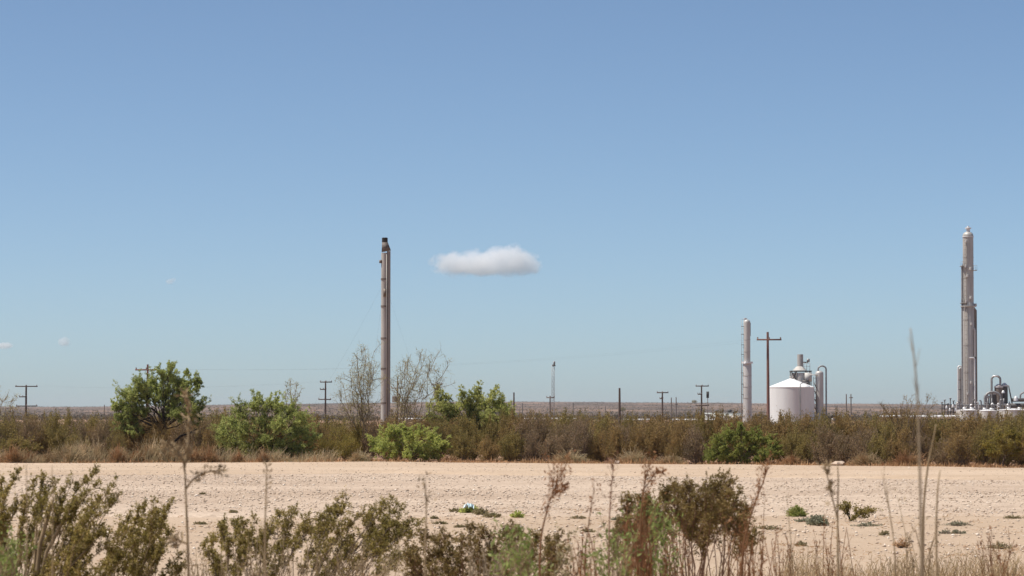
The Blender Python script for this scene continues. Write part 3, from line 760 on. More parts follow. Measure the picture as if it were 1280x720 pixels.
    rg = np.random.default_rng(19)
    for px in np.arange(1196, 1262, 3.4):
        tp = rg.uniform(499, 510); rr = rg.uniform(.09, .2)
        q = 1 if rg.uniform() < .5 else -1
        MB().pipe([(X(px, d6), d6, 0.2), (X(px, d6), d6, z6(514)), (X(px, d6), d6, z6(tp + 1.5)), (X(px + .5 * q, d6), d6, z6(tp)), (X(px + 2.2 * q, d6), d6, z6(tp - .2))], rr, 8).build("standpipe", MAT[('pipe', 'bright', 'pipe_dark', 'column')[rg.integers(4)]], k6, smooth=60)
    for p in (506.5, 510.5): MB().pipe([(X(1195, d6), d6 + .4, z6(p)), (X(1225, d6), d6 + .4, z6(p)), (X(1262, d6), d6 + .4, z6(p))], .15, 8).build("header_pipe", MAT['pipe'], k6, smooth=60)
    # manifold left of tower
    d5 = 690.0; z5 = lambda p: Z(p, d5)
    f = thing("valve_manifold", "small tangle of valves and pipes left of the tall tower's base", "valve manifold", (X(1188, d5), d5, 0))
    rng = np.random.default_rng(8)
    for px, p in ((1177.5, 503), (1181, 500), (1185, 504.5), (1188, 498), (1192, 501), (1196, 503)):
        MB().pipe([(X(px, d5), d5, 0), (X(px, d5), d5, z5(512)), (X(px, d5), d5, z5(p))], 0.13, 6).build("standpipe", MAT['pipe_dark'], f)
        mb = MB(); mb.box((X(px, d5), d5 - 0.1, z5(p)), (M(2.6, d5), 0.5, 0.22)); mb.build("handwheel", MAT['pipe'], f)
    for px, p in ((1183, 509), (1191, 507.5), (1196, 508.5), (1187, 512), (1194, 512)):
        MB().lathe(dome(M(1.5, d5), -0.3, 0.7), (X(px, d5), d5 - 0.4, z5(p)), 10).build("valve", MAT['bright'], f, smooth=60)
    for p in (506, 511, 515): MB().pipe([(X(1178, d5), d5 + .2, z5(p)), (X(1188, d5), d5 + .2, z5(p)), (X(1199, d5), d5 + .2, z5(p + .5))], 0.14, 6).build("header_pipe", MAT['pipe'], f)
right_tower()

def pipeline(name, label, cat, px0, px1, py, d, r, mat, n):
    x0, x1 = X(px0, d), X(px1, d); zz = Z(py, d)
    t = thing(name, label, cat, ((x0 + x1) / 2, d, 0))
    MB().pipe([(x0, d, zz), (lerp(x0, x1, .33), d, zz), (lerp(x0, x1, .66), d, zz), (x1, d, zz)], r, 10).build("pipe_run", mat, t, smooth=60)
    for k in range(n):
        xx = lerp(x0, x1, (k + .5) / n)
        MB().box((xx, d, (zz - r) / 2), (0.3, 0.5, zz - r)).build("support", MAT['pipe_dark'], t)
    return t
pipeline("white_pipe", "long low white pipe lying across the plain below the lattice mast", "pipe", 655, 721, 523.6, 820, 0.28, MAT['white2'], 8)
pipeline("white_pipe", "short low white pipe right of the thick dark pole", "pipe", 779, 812, 524.8, 820, 0.28, MAT['white2'], 4)
pipeline("white_pipe", "low white pipe behind the bare bushes right of the flare stack", "pipe", 489, 528, 523.6, 820, 0.24, MAT['white2'], 5)
pipeline("white_pipe", "thick white pipe run left of the tall tower", "pipe", 1100, 1197, 521.2, 680, 0.42, MAT['white2'], 10)
pipeline("white_pipe", "low white pipe below the pale green sheds", "pipe", 840, 934, 525.0, 790, 0.3, MAT['white2'], 9)

def shed(label, px0, px1, top, d, mat, extras=()):
    x0, x1 = X(px0, d), X(px1, d); zt = Z(top, d); w = x1 - x0
    t = thing("equipment_shed", label, "shed", ((x0 + x1) / 2, d, 0))
    MB().box(((x0 + x1) / 2, d, zt / 2), (w, 4.0, zt)).build("wall", mat, t)
    v = [(x0 - .2, d - 2.3, zt - .03), (x1 + .2, d - 2.3, zt - .03), (x1 + .2, d + 2.3, zt + .25), (x0 - .2, d + 2.3, zt + .25)]
    v += [(a, b_, c + 0.1) for a, b_, c in v]
    MB().raw(v, [[3, 2, 1, 0], [4, 5, 6, 7], [0, 1, 5, 4], [1, 2, 6, 5], [2, 3, 7, 6], [3, 0, 4, 7]]).build("roof", MAT['palegreen'], t)
    for k in range(max(1, int(w / 2.6))):
        xx = x0 + (k + .5) * w / max(1, int(w / 2.6))
        MB().box((xx, d - 2.01, zt * 0.45), (0.9, 0.05, zt * 0.7)).build("panel", MAT['palegreen'], t)
    for px, py, s in extras:
        MB().box((X(px, d), d, Z(py, d)), (s, s, s * .8)).build("roof_unit", MAT['pipe_dark'], t)
shed("long low pale green shed left of the slim pale column", 882, 926, 517.6, 800, MAT['palegreen'], ((895, 514.6, 0.8), (902, 514.2, 1.0), (912, 513.8, 1.1), (918, 515.0, .8)))
shed("small pale shed directly beneath the slim pale column", 905, 931, 519.5, 770, MAT['offwhite'], ((909, 517.5, .6),))
shed("tiny white shed peeking over the brush between the twin far poles", 1040, 1056, 521.0, 820, MAT['offwhite'])

# ------------------------------------------------------------------ poles and wires
def pole(name, label, px, top, d, w, mat, arms=(), box=None, cat="utility pole", lean=0.0, ins=True):
    x = X(px, d); zt = Z(top, d); rr = M(w / 2, d)
    g0 = float(gz(x, d))
    t = thing(name, label, cat, (x, d, g0))
    MB().pipe([(x, d, g0 - 0.3), (x + lean * .5, d, zt / 2), (x + lean, d, zt)], [rr * 1.2, rr, rr * .8], 10).build("post", mat, t, smooth=60)
    for py, a, c in arms:
        xa, xc = X(a, d), X(c, d); za = Z(py, d)
        am = MB().box(((xa + xc) / 2, d - rr - .07, za), (xc - xa, 0.14, max(0.22, M(1.3, d)))).build("crossarm", mat, t)
        if ins:
            for s in (0.04, 0.5, 0.96):
                MB().lathe([(.07, 0), (.12, .06), (.08, .12), (.12, .18), (.05, .26)], (lerp(xa, xc, s), d - rr - .07, za + max(.22, M(1.3, d)) / 2), 8).build("insulator", MAT['ceramic'], t, smooth=60)
    if box:
        a, b0, c, b1 = box
        MB().lathe([(M((c - a) / 2, d), 0), (M((c - a) / 2, d), M(b1 - b0, d) * .9), (M((c - a) / 3, d), M(b1 - b0, d))], (X((a + c) / 2, d), d - .3, Z(b1, d)), 14).build("transformer", MAT['wood_grey'], t, smooth=40)
    return t
pole("utility_pole", "dark pole with three crossarms at the far left edge", 32.5, 481.5, 700, 2.6, MAT['wood'], ((483, 19, 47), (496, 24, 33), (507.5, 20, 47)))
pole("utility_pole", "reddish pole with one crossarm showing above the mesquite tree", 184.3, 455.5, 450, 3.0, MAT['wood_red'], ((462.3, 169, 197),))
pole("utility_pole", "dark slim pole with three crossarms left of the flare stack", 406.8, 476, 700, 2.2, MAT['wood'], ((477.6, 400, 415), (486.8, 400, 408), (499.3, 398, 414)))
pole("utility_pole", "grey pole carrying a transformer just right of the flare stack", 497, 476.5, 600, 2.4, MAT['wood_grey'], ((485, 489, 504),), box=(490, 495, 500, 503))
pole("utility_pole", "grey pole half hidden in the feathery green mesquite shrub", 547, 478.5, 560, 2.8, MAT['wood_grey'], ((481, 539, 553),), box=(542, 491, 549, 497))
pole("wooden_post", "plain dark pole standing right of the feathery green shrub", 642.4, 490.5, 520, 2.2, MAT['wood'], cat="pole")
pole("utility_pole", "thin grey pole directly in front of the lattice mast", 687.6, 494.8, 760, 2.0, MAT['wood_grey'], ((497, 683, 693),))
pole("wooden_post", "thick plain black pole in the middle of the plain", 774.5, 485, 520, 3.0, MAT['wood'], cat="pole")
pole("utility_pole", "slim dark pole with wide top crossarm between the thick plain pole and twin poles", 828, 489.5, 800, 2.2, MAT['wood'], ((490.8, 821, 835.5), (498.3, 824.5, 829)))
pole("utility_pole", "far pale twin pole, left one of the pair left of the slim pale column", 839.2, 497, 1050, 1.5, MAT['wood_grey'], ins=False)
pole("utility_pole", "far pale twin pole, right one of the pair left of the slim pale column", 845.2, 496.5, 1050, 1.5, MAT['wood_grey'], ((505, 843, 847),), ins=False)
pole("utility_pole", "dark pole with three crossarms left of the slim pale column", 877, 481.6, 760, 2.2, MAT['wood'], ((482.6, 869.5, 886), (492.8, 872, 877.5), (506.8, 869.5, 886)))
pole("utility_pole", "tall reddish pole with one wide crossarm in front of the white tank", 960.4, 415, 420, 3.6, MAT['wood_red'], ((424.6, 946, 977),), lean=-0.05)
pole("utility_pole", "thin far pole, left of the pair right of the white tank", 1058, 492.5, 900, 1.6, MAT['wood_grey'], ins=False)
pole("utility_pole", "thin far pole, right of the pair right of the white tank", 1063.8, 492.5, 900, 1.6, MAT['wood_grey'], ((497, 1061.5, 1066),), ins=False)
for px, top, dd, lab in ((653, 504, 1500, "tiny faint pole on the plain left of the lattice mast"), (716.5, 503.5, 1500, "tiny faint pole on the plain right of the lattice mast"),
                         (757, 508, 1700, "tiny faint pole left of the thick plain black pole"), (1046.5, 507, 1300, "tiny faint pole between the upright vessel and the pair of thin poles"), (130.5, 506, 1300, "tiny faint pole left of the mesquite tree")):
    pole("utility_pole", lab, px, top, dd, 1.2, MAT['wood_grey'], ins=False)
pole("fence_post", "short leaning dark post in front of the white tank", 976, 519, 300, 2.2, MAT['wood'], cat="post", lean=-0.12)

def signal():
    d = 600.0
    t = thing("marker_sign", "thin mast with a narrow dark panel left of the slim pale column", "sign", (X(884.6, d), d, 0))
    MB().pipe([(X(884.8, d), d, 0), (X(884.7, d), d, Z(510, d)), (X(884.6, d), d, Z(490, d))], 0.07, 6).build("mast", MAT['wood_grey'], t)
    MB().box((X(884.6, d), d - .15, Z(493.4, d)), (M(3.2, d), 0.2, M(8, d))).build("panel", MAT['burnt'], t)
signal()

def lattice():
    d = 900.0; x = X(691.5, d); z1 = Z(456, d); hw = M(2.0, d)
    t = thing("lattice_mast", "slender pale lattice mast with a small antenna on the plain", "mast", (x, d, 0))
    c = [(x + hw * math.cos(a), d + hw * math.sin(a)) for a in (math.pi / 6, math.pi * 5 / 6, -math.pi / 2)]
    for a in c: MB().box((a[0], a[1], z1 / 2), (.11, .11, z1)).build("leg", MAT['pipe'], t)
    mb = MB(); zs = np.linspace(0.2, z1, 22)
    for k in range(len(zs) - 1):
        for i in range(3):
            a, e = c[i], c[(i + 1) % 3]
            if k % 2: a, e = e, a
            mb.tubes(np.array([[[*a, zs[k]], [(a[0] + e[0]) / 2, (a[1] + e[1]) / 2, (zs[k] + zs[k + 1]) / 2], [*e, zs[k + 1]]]]), 0.035, 3)
    tag(mb.build("lacing", MAT['pipe'], t), kind='stuff')
    MB().lathe([(.5, -.3), (.55, 0), (.3, .35), (.05, .45)], (x + .2, d - .3, Z(456.5, d)), 12).build("antenna", MAT['pipe_dark'], t, smooth=50)
    MB().box((x + .35, d - .1, Z(453.4, d)), (.5, .3, .9), 0.3).build("antenna_head", MAT['pipe'], t)
lattice()

def wire(label, pts, sag, r=0.0035):
    t = thing("power_wire", label, "wire", pts[0])
    mb = MB()
    for a, c in zip(pts[:-1], pts[1:]):
        s = np.linspace(0, 1, 24)[:, None]
        p = np.asarray(a) + (np.asarray(c) - np.asarray(a)) * s
        p[:, 2] -= 4 * sag * s[:, 0] * (1 - s[:, 0])
        mb.tubes(p[None], r, 4)
    mb.build("strand", MAT['wire'], t)
for k, (a, c, w) in enumerate(((947, 170, "left tips"), (976, 196, "right tips"))):
    wire(f"faint wire slung between the {w} of the two one-armed reddish poles", [P(a, 423.2, 419.3), P(c, 461, 449.3)], 1.6)
for k, (a, c, w) in enumerate(((20, 401, "left tips of the upper crossarms"), (46, 414, "right tips of the upper crossarms"))):
    wire(f"faint wire between the {w} of the two left three-armed poles", [P(a, 482, 699.5), P(c, 476.6, 699.5)], 1.0)
wire("faint wire from the slim dark pole to the three-armed pole right of it", [P(822, 490, 799.5), P(870, 481.8, 759.5)], .5)

# ------------------------------------------------------------------ plants: trees and special bushes beyond the gravel
def tree_from(name, label, base_px, base_py, d, limbs, clumps, seed, lmat, wmat, leaf=(0.066, 0.022), dens=520, r0=0.09, cat="tree", trunk_extra=None, name_c="crown"):
    """clumps: (px, py, radius px, weight). limbs grow to every clump; leaves hang on twigs inside it"""
    rng = np.random.default_rng(seed)
    d = d + off(base_px)
    base = P(base_px, base_py, d); base[2] = gz(base[0], d)
    wood, fol = MB(), MB()
    cl = []
    for px, py, rp, wgt in clumps:
        p = P(px, py, d + rng.uniform(-1, 1) * M(rp, d) * 1.4); cl.append((p, M(rp, d), wgt))
    fork = base + (P(limbs[0], limbs[1], d) - base)
    trunk = np.array([base, lerp(base, fork, .5) + rng.normal(0, .05, 3), fork])
    wood.tubes(trunk[None], np.array([[r0 * 1.25, r0, r0 * .8]]), 8)
    tips = np.array([c[0] for c in cl])
    st = bez(fork, tips, 8, rng, .45, .035)
    wood.tubes(st, taper(st, r0 * .30, r0 * .05), 6)
    for (p, rad, wgt), path in zip(cl, st):
        n = max(6, int(26 * wgt))
        dirs = norm(rng.normal(size=(n, 3))) * rad * (rng.uniform(.15, 1.35, (n, 1)) ** .7)
        tp = p + dirs * np.array([1, 1, .85])
        start = along(path[None], np.zeros(n, int), rng.uniform(.6, 1, n))[0]
        tw = bez(start, tp, 5, rng, .5, .06)
        wood.tubes(tw, taper(tw, r0 * .11, r0 * .035), 3)
        s2 = shoots(tw, 4, .35, 1, rad * .2, rad * .55, .6, rng, 3, .1)
        wood.tubes(s2, taper(s2, r0 * .04, r0 * .02), 3)
        k = max(2, int(round(dens * 3.4 * wgt / (n * 4))))
        ow = np.array([0, 0, .8]) + norm((p - fork)[None])[0]
        wp = p + norm(rng.normal(size=(4, 3)) + ow) * rad * rng.uniform(1.15, 1.75, (4, 1))
        ws = bez(p + (wp - p) * .3, wp, 5, rng, .4, .05)
        wood.tubes(ws, taper(ws, r0 * .05, r0 * .02), 3)
        w2 = shoots(ws, 6, .2, 1, rad * .12, rad * .35, .55, rng, 3, .1)
        pw, dw = leafpts(w2, max(2, k // 2), 0, 1.1, rad * .03, rng)
        sw = rng.uniform(.5, 1.2, len(pw))
        fol.raw(*quads_leaf(pw, dw, leaf[0] * sw, leaf[1] * sw, rng))
        pts, dd = leafpts(np.concatenate([s2]), k, 0, 1.1, rad * .035, rng)
        sc = rng.uniform(.6, 1.4, len(pts))
        fol.raw(*quads_leaf(pts, dd, leaf[0] * sc, leaf[1] * sc, rng))
    if trunk_extra is not None:
        for pts, ra in trunk_extra:
            pp = np.array([P(a, c, d) for a, c in pts])
            wood.tubes(pp[None], np.linspace(ra, ra * .35, len(pp))[None], 6)
    r = thing(name, label, cat, base)
    wood.build("trunk", wmat, r, smooth=180)
    fol.build(name_c, lmat, r, kind='stuff')
    return r

tree_from("mesquite_tree", "spreading green mesquite tree with dark crooked trunk, tallest plant at the left", 207, 576, 126, (203, 538), [
    (158, 492, 13, 1.0), (165, 508, 14, 1.1), (152, 505, 9, .6), (172, 478, 11, 1.0), (183, 495, 12, 1.0), (190, 476, 10, .9), (201, 466, 8, .6), (214, 459, 6, .5), (212, 470, 10, 1.0), (208, 490, 11, 1.0),
    (222, 480, 11, 1.1), (229, 494, 12, 1.1), (212, 507, 13, 1.2), (224, 517, 12, 1.0), (235, 478, 8, .6), (246, 474, 6, .45), (247, 482, 6, .4), (240, 500, 9, .7), (252, 508, 10, .6), (160, 523, 11, .8), (233, 466, 4, .25),
    (170, 540, 10, .6), (244, 522, 10, .6), (196, 498, 8, .6), (150, 518, 9, .55), (152, 532, 10, .6), (180, 514, 9, .7), (166, 496, 10, .8), (196, 484, 9, .8), (240, 512, 11, .9), (218, 500, 9, .8), (176, 488, 9, .7), (236, 490, 8, .6), (205, 520, 9, .5), (144, 508, 7, .5)], 11, MAT['mesquite'], MAT['bark'], dens=900, r0=.10,
    trunk_extra=[([(208, 574), (214, 556), (226, 545), (238, 541), (246, 536)], .07), ([(203, 540), (195, 528), (186, 522), (176, 526), (168, 531)], .06), ([(203, 540), (200, 520), (190, 510), (180, 512)], .06), ([(205, 545), (194, 533), (182, 536)], .04)])

tree_from("mesquite_shrub", "broad dense green mesquite shrub between the mesquite tree and the bare bushes", 330, 577, 124, (330, 560), [
    (275, 545, 15, 1.0), (290, 528, 14, 1.1), (300, 512, 12, 1.0), (318, 506, 11, 1.0), (335, 505, 11, 1.0), (350, 507, 10, .9), (365, 513, 11, 1.0), (378, 524, 11, 1.0), (385, 540, 11, .9), (372, 540, 14, 1.2), (350, 530, 15, 1.3),
    (325, 528, 15, 1.3), (305, 540, 14, 1.1), (330, 550, 15, 1.2), (355, 556, 14, 1.2), (372, 564, 11, 1.0), (312, 560, 12, .9), (288, 557, 12, .9), (340, 566, 11, .9), (385, 562, 8, .6), (345, 498, 5, .3), (322, 497, 5, .3), (270, 556, 9, .5), (362, 570, 9, .8), (394, 548, 7, .5)],
    12, MAT['mesquite'], MAT['bark'], dens=820, r0=.07, cat="shrub")

tree_from("green_bush", "rounded bright green bush at the foot of the flare stack", 512, 577, 123, (512, 568), [
    (470, 553, 10, 1.0), (483, 545, 10, 1.0), (497, 541, 10, 1.0), (512, 545, 10, 1.0), (527, 541, 9, .9), (541, 545, 9, .9), (552, 553, 9, .9), (480, 560, 10, 1.0), (500, 558, 12, 1.2), (520, 558, 12, 1.2), (540, 560, 10, 1.0), (490, 568, 8, .8), (510, 569, 9, .9), (530, 569, 9, .9), (472, 563, 7, .6), (545, 568, 7, .6), (486, 537, 5, .35), (505, 535, 5, .35), (558, 560, 6, .4)],
    13, MAT['green'], MAT['twig'], leaf=(.062, .024), dens=760, r0=.035, cat="bush")

tree_from("green_bush", "isolated vivid green bush in front of the hedge below the slim pale column", 930, 582, 122.5, (930, 574), [
    (890, 565, 9, .9), (898, 553, 10, 1.0), (910, 546, 10, 1.0), (922, 541, 8, .8), (935, 545, 9, .9), (948, 546, 9, .9), (960, 552, 9, .9), (970, 560, 8, .8), (905, 567, 10, 1.0), (922, 561, 11, 1.1), (940, 562, 11, 1.1), (957, 567, 9, 1.0), (930, 573, 8, .9), (912, 575, 7, .8), (948, 574, 7, .8), (926, 534, 5, .3), (972, 569, 6, .5), (886, 573, 6, .5)],
    14, MAT['green2'], MAT['twig'], leaf=(.062, .024), dens=760, r0=.035, cat="bush")

tree_from("feathery_mesquite", "feathery green mesquite shrub with upright plumes right of the flare stack", 590, 578, 132, (589, 540), [
    (547, 488, 5, .45), (549, 499, 7, .7), (552, 512, 9, .9), (540, 522, 9, .9), (563, 520, 10, .9), (578, 490, 6, .5), (580, 502, 9, .8), (598, 484, 5, .4), (597, 495, 8, .7), (607, 506, 9, .8), (620, 490, 6, .5), (624, 500, 8, .7), (632, 510, 8, .7), (590, 515, 11, .9), (612, 520, 11, .9), (575, 530, 11, .8), (630, 522, 9, .7), (555, 530, 9, .7), (600, 531, 10, .6), (639, 520, 6, .4), (560, 506, 9, .6), (570, 513, 11, .9), (586, 508, 10, .9), (601, 507, 10, .8), (615, 512, 11, .9), (626, 506, 9, .6), (540, 509, 7, .4), (590, 525, 12, 1), (611, 528, 12, 1), (570, 526, 12, 1), (636, 516, 9, .6), (645, 528, 8, .5), (588, 497, 7, .4), (614, 499, 7, .4), (555, 494, 5, .3)],
    15, MAT['mesquite_pale'], MAT['bark'], dens=640, r0=.06, cat="shrub")

tree_from("green_bush", "pale green low bush at the hedge's left end behind the reddish tumbleweeds", 22, 577, 122.8, (22, 570), [(8, 558, 9, .8), (20, 552, 9, .8), (33, 556, 9, .8), (44, 562, 8, .6), (14, 566, 8, .7), (30, 567, 8, .7), (-4, 562, 8, .6)], 16, MAT['hedge_green'], MAT['twig'], leaf=(.05, .02), dens=520, r0=.03, cat="bush")
tree_from("green_bush", "olive green bush in the hedge at the photo's right edge", 1255, 582, 123, (1255, 572), [(1236, 556, 9, .8), (1248, 546, 10, .9), (1262, 542, 9, .9), (1275, 548, 9, .8), (1286, 556, 9, .7), (1243, 566, 9, .8), (1258, 560, 10, .9), (1272, 565, 9, .8)], 17, MAT['yellow'], MAT['twig'], leaf=(.05, .02), dens=520, r0=.03, cat="bush")

def bare_tree(label, base_px, d, tips, seed, sl=1.0):
    rng = np.random.default_rng(seed)
    d = d + off(base_px)
    base = P(base_px, 570, d); base[2] = 0
    tp = np.array([P(a, c, d + rng.uniform(-.6, .6)) for a, c in tips])
    wood, fol = MB(), MB()
    bs = base + rng.normal(0, .12, tp.shape) * np.array([1, 1, 0])
    st = bez(bs, tp, 10, rng, .35, .025)
    wood.tubes(st, taper(st, .026, .007), 5)
    s1 = shoots(st, 11, .35, 1, .3 * sl, .9 * sl, .55, rng, 5, .12); wood.tubes(s1, taper(s1, .010, .004), 4)
    s2 = shoots(s1, 8 if sl > .8 else 4, .25, 1, .12 * sl, .45 * sl, .7, rng, 4, .06); wood.tubes(s2, taper(s2, .005, .0028), 3)
    pts, dd = leafpts(s2, 4, .3, 1.1, .04, rng)
    sc = rng.uniform(.5, 1.3, len(pts)); fol.raw(*quads_leaf(pts, dd, .05 * sc, .026 * sc, rng))
    r = thing("bare_tree", label, "tree", base)
    wood.build("trunk", MAT['twig_pale'], r, smooth=180)
    fol.build("crown", MAT['bare_leaf'], r, kind='stuff')
bare_tree("nearly bare twiggy small tree just left of the flare stack", 455, 128, [(428, 478), (437, 462), (446, 445), (452, 436), (458, 447), (468, 438), (471, 452), (463, 470), (448, 470), (440, 488), (425, 500)], 21)
bare_tree("nearly bare twiggy small tree leaning right of the flare stack", 492, 129, [(496, 470), (505, 462), (514, 442), (533, 436), (548, 440), (562, 455), (540, 460), (525, 450), (520, 470), (508, 485), (553, 470)], 22)
bare_tree("small bare sapling poking above the broad green shrub", 364, 127, [(358, 482), (364, 474), (372, 478), (362, 490), (369, 488), (377, 486)], 23, .42)
bare_tree("thin leafless shrub cut by the photo's left edge", -8, 127, [(2, 500), (8, 496), (14, 500), (-5, 490), (18, 512), (6, 512)], 24, .6)

# ------------------------------------------------------------------ hedge of brush: shared variants
def hedge_variants():
    out = []
    for k in range(7):
        rng = np.random.default_rng(100 + k)
        n = 34
        a = rng.uniform(0, 6.283, n); el = rng.uniform(.25, 1.45, n)
        rad = rng.uniform(.75, 1.05, n)
        tips = np.stack([np.cos(a) * np.cos(el) * .95, np.sin(a) * np.cos(el) * .95, np.sin(el) * .95 + .08], -1) * rad[:, None]
        w, f = bushy(np.zeros(3), tips, rng, r0=.014, nsub=8, sub=(.18, .42), spread=.5, nsub2=4, sub2=(.08, .2), nleaf=(10, 11, 10, 9, 5, 6, 3)[k], leaf=(.045, .023), jit=.025, tmin=.2, belly=.5, up=.18, S=3)
        out.append((w.mesh("hedge_stems", smooth=None), f.mesh("hedge_foliage")))
    return out
HV = hedge_variants()

def place_hedge():
    rng = np.random.default_rng(77)
    segs = [(-200, 60, "at the left edge"), (60, 110, "left of the mesquite tree"), (110, 150, "at the mesquite tree's left side"), (150, 205, "under the mesquite tree's crown"), (205, 268, "right of the mesquite trunk"),
            (268, 330, "behind the broad shrub's left half"), (330, 395, "behind the broad shrub's right half"), (395, 430, "just right of the broad shrub"), (430, 475, "left of the flare stack"), (475, 520, "at the flare stack"), (520, 562, "right of the flare stack"),
            (562, 605, "below the feathery shrub"), (605, 650, "right of the feathery shrub"), (650, 690, "left of the lattice mast"), (690, 730, "right of the lattice mast"), (730, 775, "left of the thick plain pole"), (775, 828, "right of the thick plain pole"), (828, 882, "below the twin far poles"),
            (882, 930, "behind the vivid bush's left half"), (930, 980, "behind the vivid bush's right half"), (980, 1030, "below the white tank"), (1030, 1090, "right of the white tank"), (1090, 1140, "left of the tallest stalk"), (1140, 1190, "right of the tallest stalk"), (1190, 1235, "below the tall tower"), (1235, 1500, "at the right edge")]
    def put(px, d, front, hgt, wid, mat, v):
        for a, c, lab in segs:
            if a <= px < c: break
        x = X(px, d)
        o = bpy.data.objects.new("brush_bush", None); COL.objects.link(o)
        o.location = (x, d, float(gz(x, d)) - .03); o.rotation_euler = (0, 0, rng.uniform(0, 6.28)); o.scale = (wid, wid, hgt)
        tone = {'hedge': "brown", 'hedge_green': "greenish", 'yellow': "yellowish", 'hedge_dry': "half dry grey"}[[k for k in MAT if MAT[k] is mat][0]]
        lab = f"{tone} bush in the hedge's {'front' if front else 'rear'}, {lab}"
        tag(o, lab, "bush", lab)
        for me, nm, mt in ((HV[v][0], "stems", MAT['twig']), (HV[v][1], "foliage", mat)):
            c = bpy.data.objects.new(nm, me); COL.objects.link(c); c.parent = o
            if not me.materials: me.materials.append(mt)
            c.material_slots[0].link = 'OBJECT'; c.material_slots[0].material = mt
            if nm == "foliage": c["kind"] = 'stuff'
    for row, (d0, d1, step) in enumerate(((122.2, 124.4, 25), (125.5, 128, 26), (129.5, 133, 27), (135, 140, 28), (142, 150, 30))):
        px = -120 + rng.uniform(0, 15)
        while px < 1420:
            d0_ = rng.uniform(d0, d1); d = d0_ + off(px)
            gap = (150 < px < 250 and row == 0) or (row == 0 and (265 < px < 392 or 465 < px < 560 or 885 < px < 975))
            lowzone = px < 150
            if not gap:
                top = 529.5 + 9 * fbm(px / 55.0, row * 3.1, 4, 3) + rng.normal(0, 2.4) - (7 if rng.uniform() < .07 and not 640 < px < 1040 else 0) + (3 if row == 0 else 0) + (6 if 395 < px < 460 else 0)
                if row == 0: top += rng.uniform(2, 16)
                if 640 < px < 1100: top = max(top, 525 + rng.uniform(0, 3))
                hgt = max(.55, Z(top, d)) * 1.02
                if lowzone and row == 0: hgt *= .85; d += 1.5; d0_ += 1.5
                mat = MAT['hedge'] if rng.uniform() < (.62 if px > 150 else .3) else MAT['hedge_green']
                var = rng.integers(0, 5)
                if rng.uniform() < (.3 if row < 2 else .12): mat, var = MAT['hedge_dry'], rng.integers(4, 7)
                if 395 < px < 450 and row < 2: mat = MAT['yellow']
                if 1220 < px < 1290 and row < 2: mat = MAT['hedge_green']
                put(px, d, d0_ < 125, hgt, rng.uniform(.62, .95) * (1.05 if row else .85), mat, var)
            px += step * rng.uniform(.7, 1.3)
place_hedge()

def hedge_fringe():
    rng = np.random.default_rng(88)
    n = 9000
    px = rng.uniform(-20, 1300, n); d = 121.0 + rng.uniform(0, 1, n) ** 1.4 * 3.2
    k = fbm(px / 28.0, d * 0.6, 66, 3) + rng.normal(0, .2, n)
    px, d, k = px[k > -.1], d[k > -.1], k[k > -.1]; n = len(px)
    d = d + off(px)
    x = (px - CX) / F * d
    h = rng.uniform(.06, .26, n) * (1 + .8 * k)
    b0 = np.stack([x, d, gz(x, d) - .01], -1)
    t0 = b0 + np.stack([rng.normal(0, .35, n) * h, rng.normal(0, .3, n) * h, h], -1)
    mb = MB(); mb.raw(*quads_leaf(b0, norm(t0 - b0), h, .018 + .03 * rng.uniform(size=n), rng))
    p2 = np.repeat(b0, 2, 0) + rng.normal(0, .09, (2 * n, 3)) * np.array([1, 1, .3]) + np.array([0, 0, .05])
    mb.raw(*quads_leaf(p2, norm(rng.normal(size=p2.shape) + np.array([0, 0, .6])), .11, .03, rng))
    m2 = MB(); n2 = 4200                                              # pale wisps among the tumbleweeds at the left
    px = rng.uniform(-20, 420, n2); d = 121.3 + off(px) + rng.uniform(0, 1.6, n2); x = (px - CX) / F * d
    h = rng.uniform(.2, .75, n2) * np.clip(.75 + .7 * fbm(px / 24.0, d, 68, 3), .2, 1.4)
    b0 = np.stack([x, d, gz(x, d) - .01], -1)
    t0 = b0 + np.stack([rng.normal(.1, .35, n2) * h, rng.normal(0, .3, n2) * h, h], -1)
    p3 = bez(b0, t0, 4, rng, .2, .04); m2.tubes(p3, taper(p3, .009, .003), 3)
    tag(m2.build("wispy_grass", MAT['paletumble']), "pale wispy dry grass along the hedge foot at the left", "grass", kind='stuff')
    tag(mb.build("hedge_foot_grass", MAT['tumble']), "short reddish dry grass along the foot of the hedge", "grass", kind='stuff')
hedge_fringe()

def straw_ball(name, label, px, d, w, h, seed, mat, cat, group=None, n=1500):
    """rounded dry plant of many thin curved straws"""
    rng = np.random.default_rng(seed)
    d = d + float(off(px))
    x = X(px, d); base = np.array([x, d, float(max(roadf(x, d), gz(x, d)))])
    a = rng.uniform(0, 6.283, n); el = np.arcsin(rng.uniform(.02, 1, n))
    rr = rng.uniform(.4, 1.0, n) * (1 + .45 * rng.uniform(0, 1, n) ** 4) * (1 + .22 * np.sin(a * 2 + seed) + .16 * np.sin(a * 5 + seed * 2))
    tp = np.stack([np.cos(a) * np.cos(el) * w / 2, np.sin(a) * np.cos(el) * w / 2, np.sin(el) * h], -1) * rr[:, None] + base
    st = base + (tp - base) * rng.uniform(.15, .6, (n, 1)) + rng.normal(0, .03, (n, 3))
    p = bez(st, tp, 4, rng, .6, .05)
    mb = MB(); mb.tubes(p, taper(p, .009, .004), 3)
    pts, dd = leafpts(p, 2, .5, 1, .03, rng); mb.raw(*quads_leaf(pts, dd, .05, .012, rng))
    r = thing(name, label, cat, base, group)
    mb.build("straw", mat, r, kind='stuff')
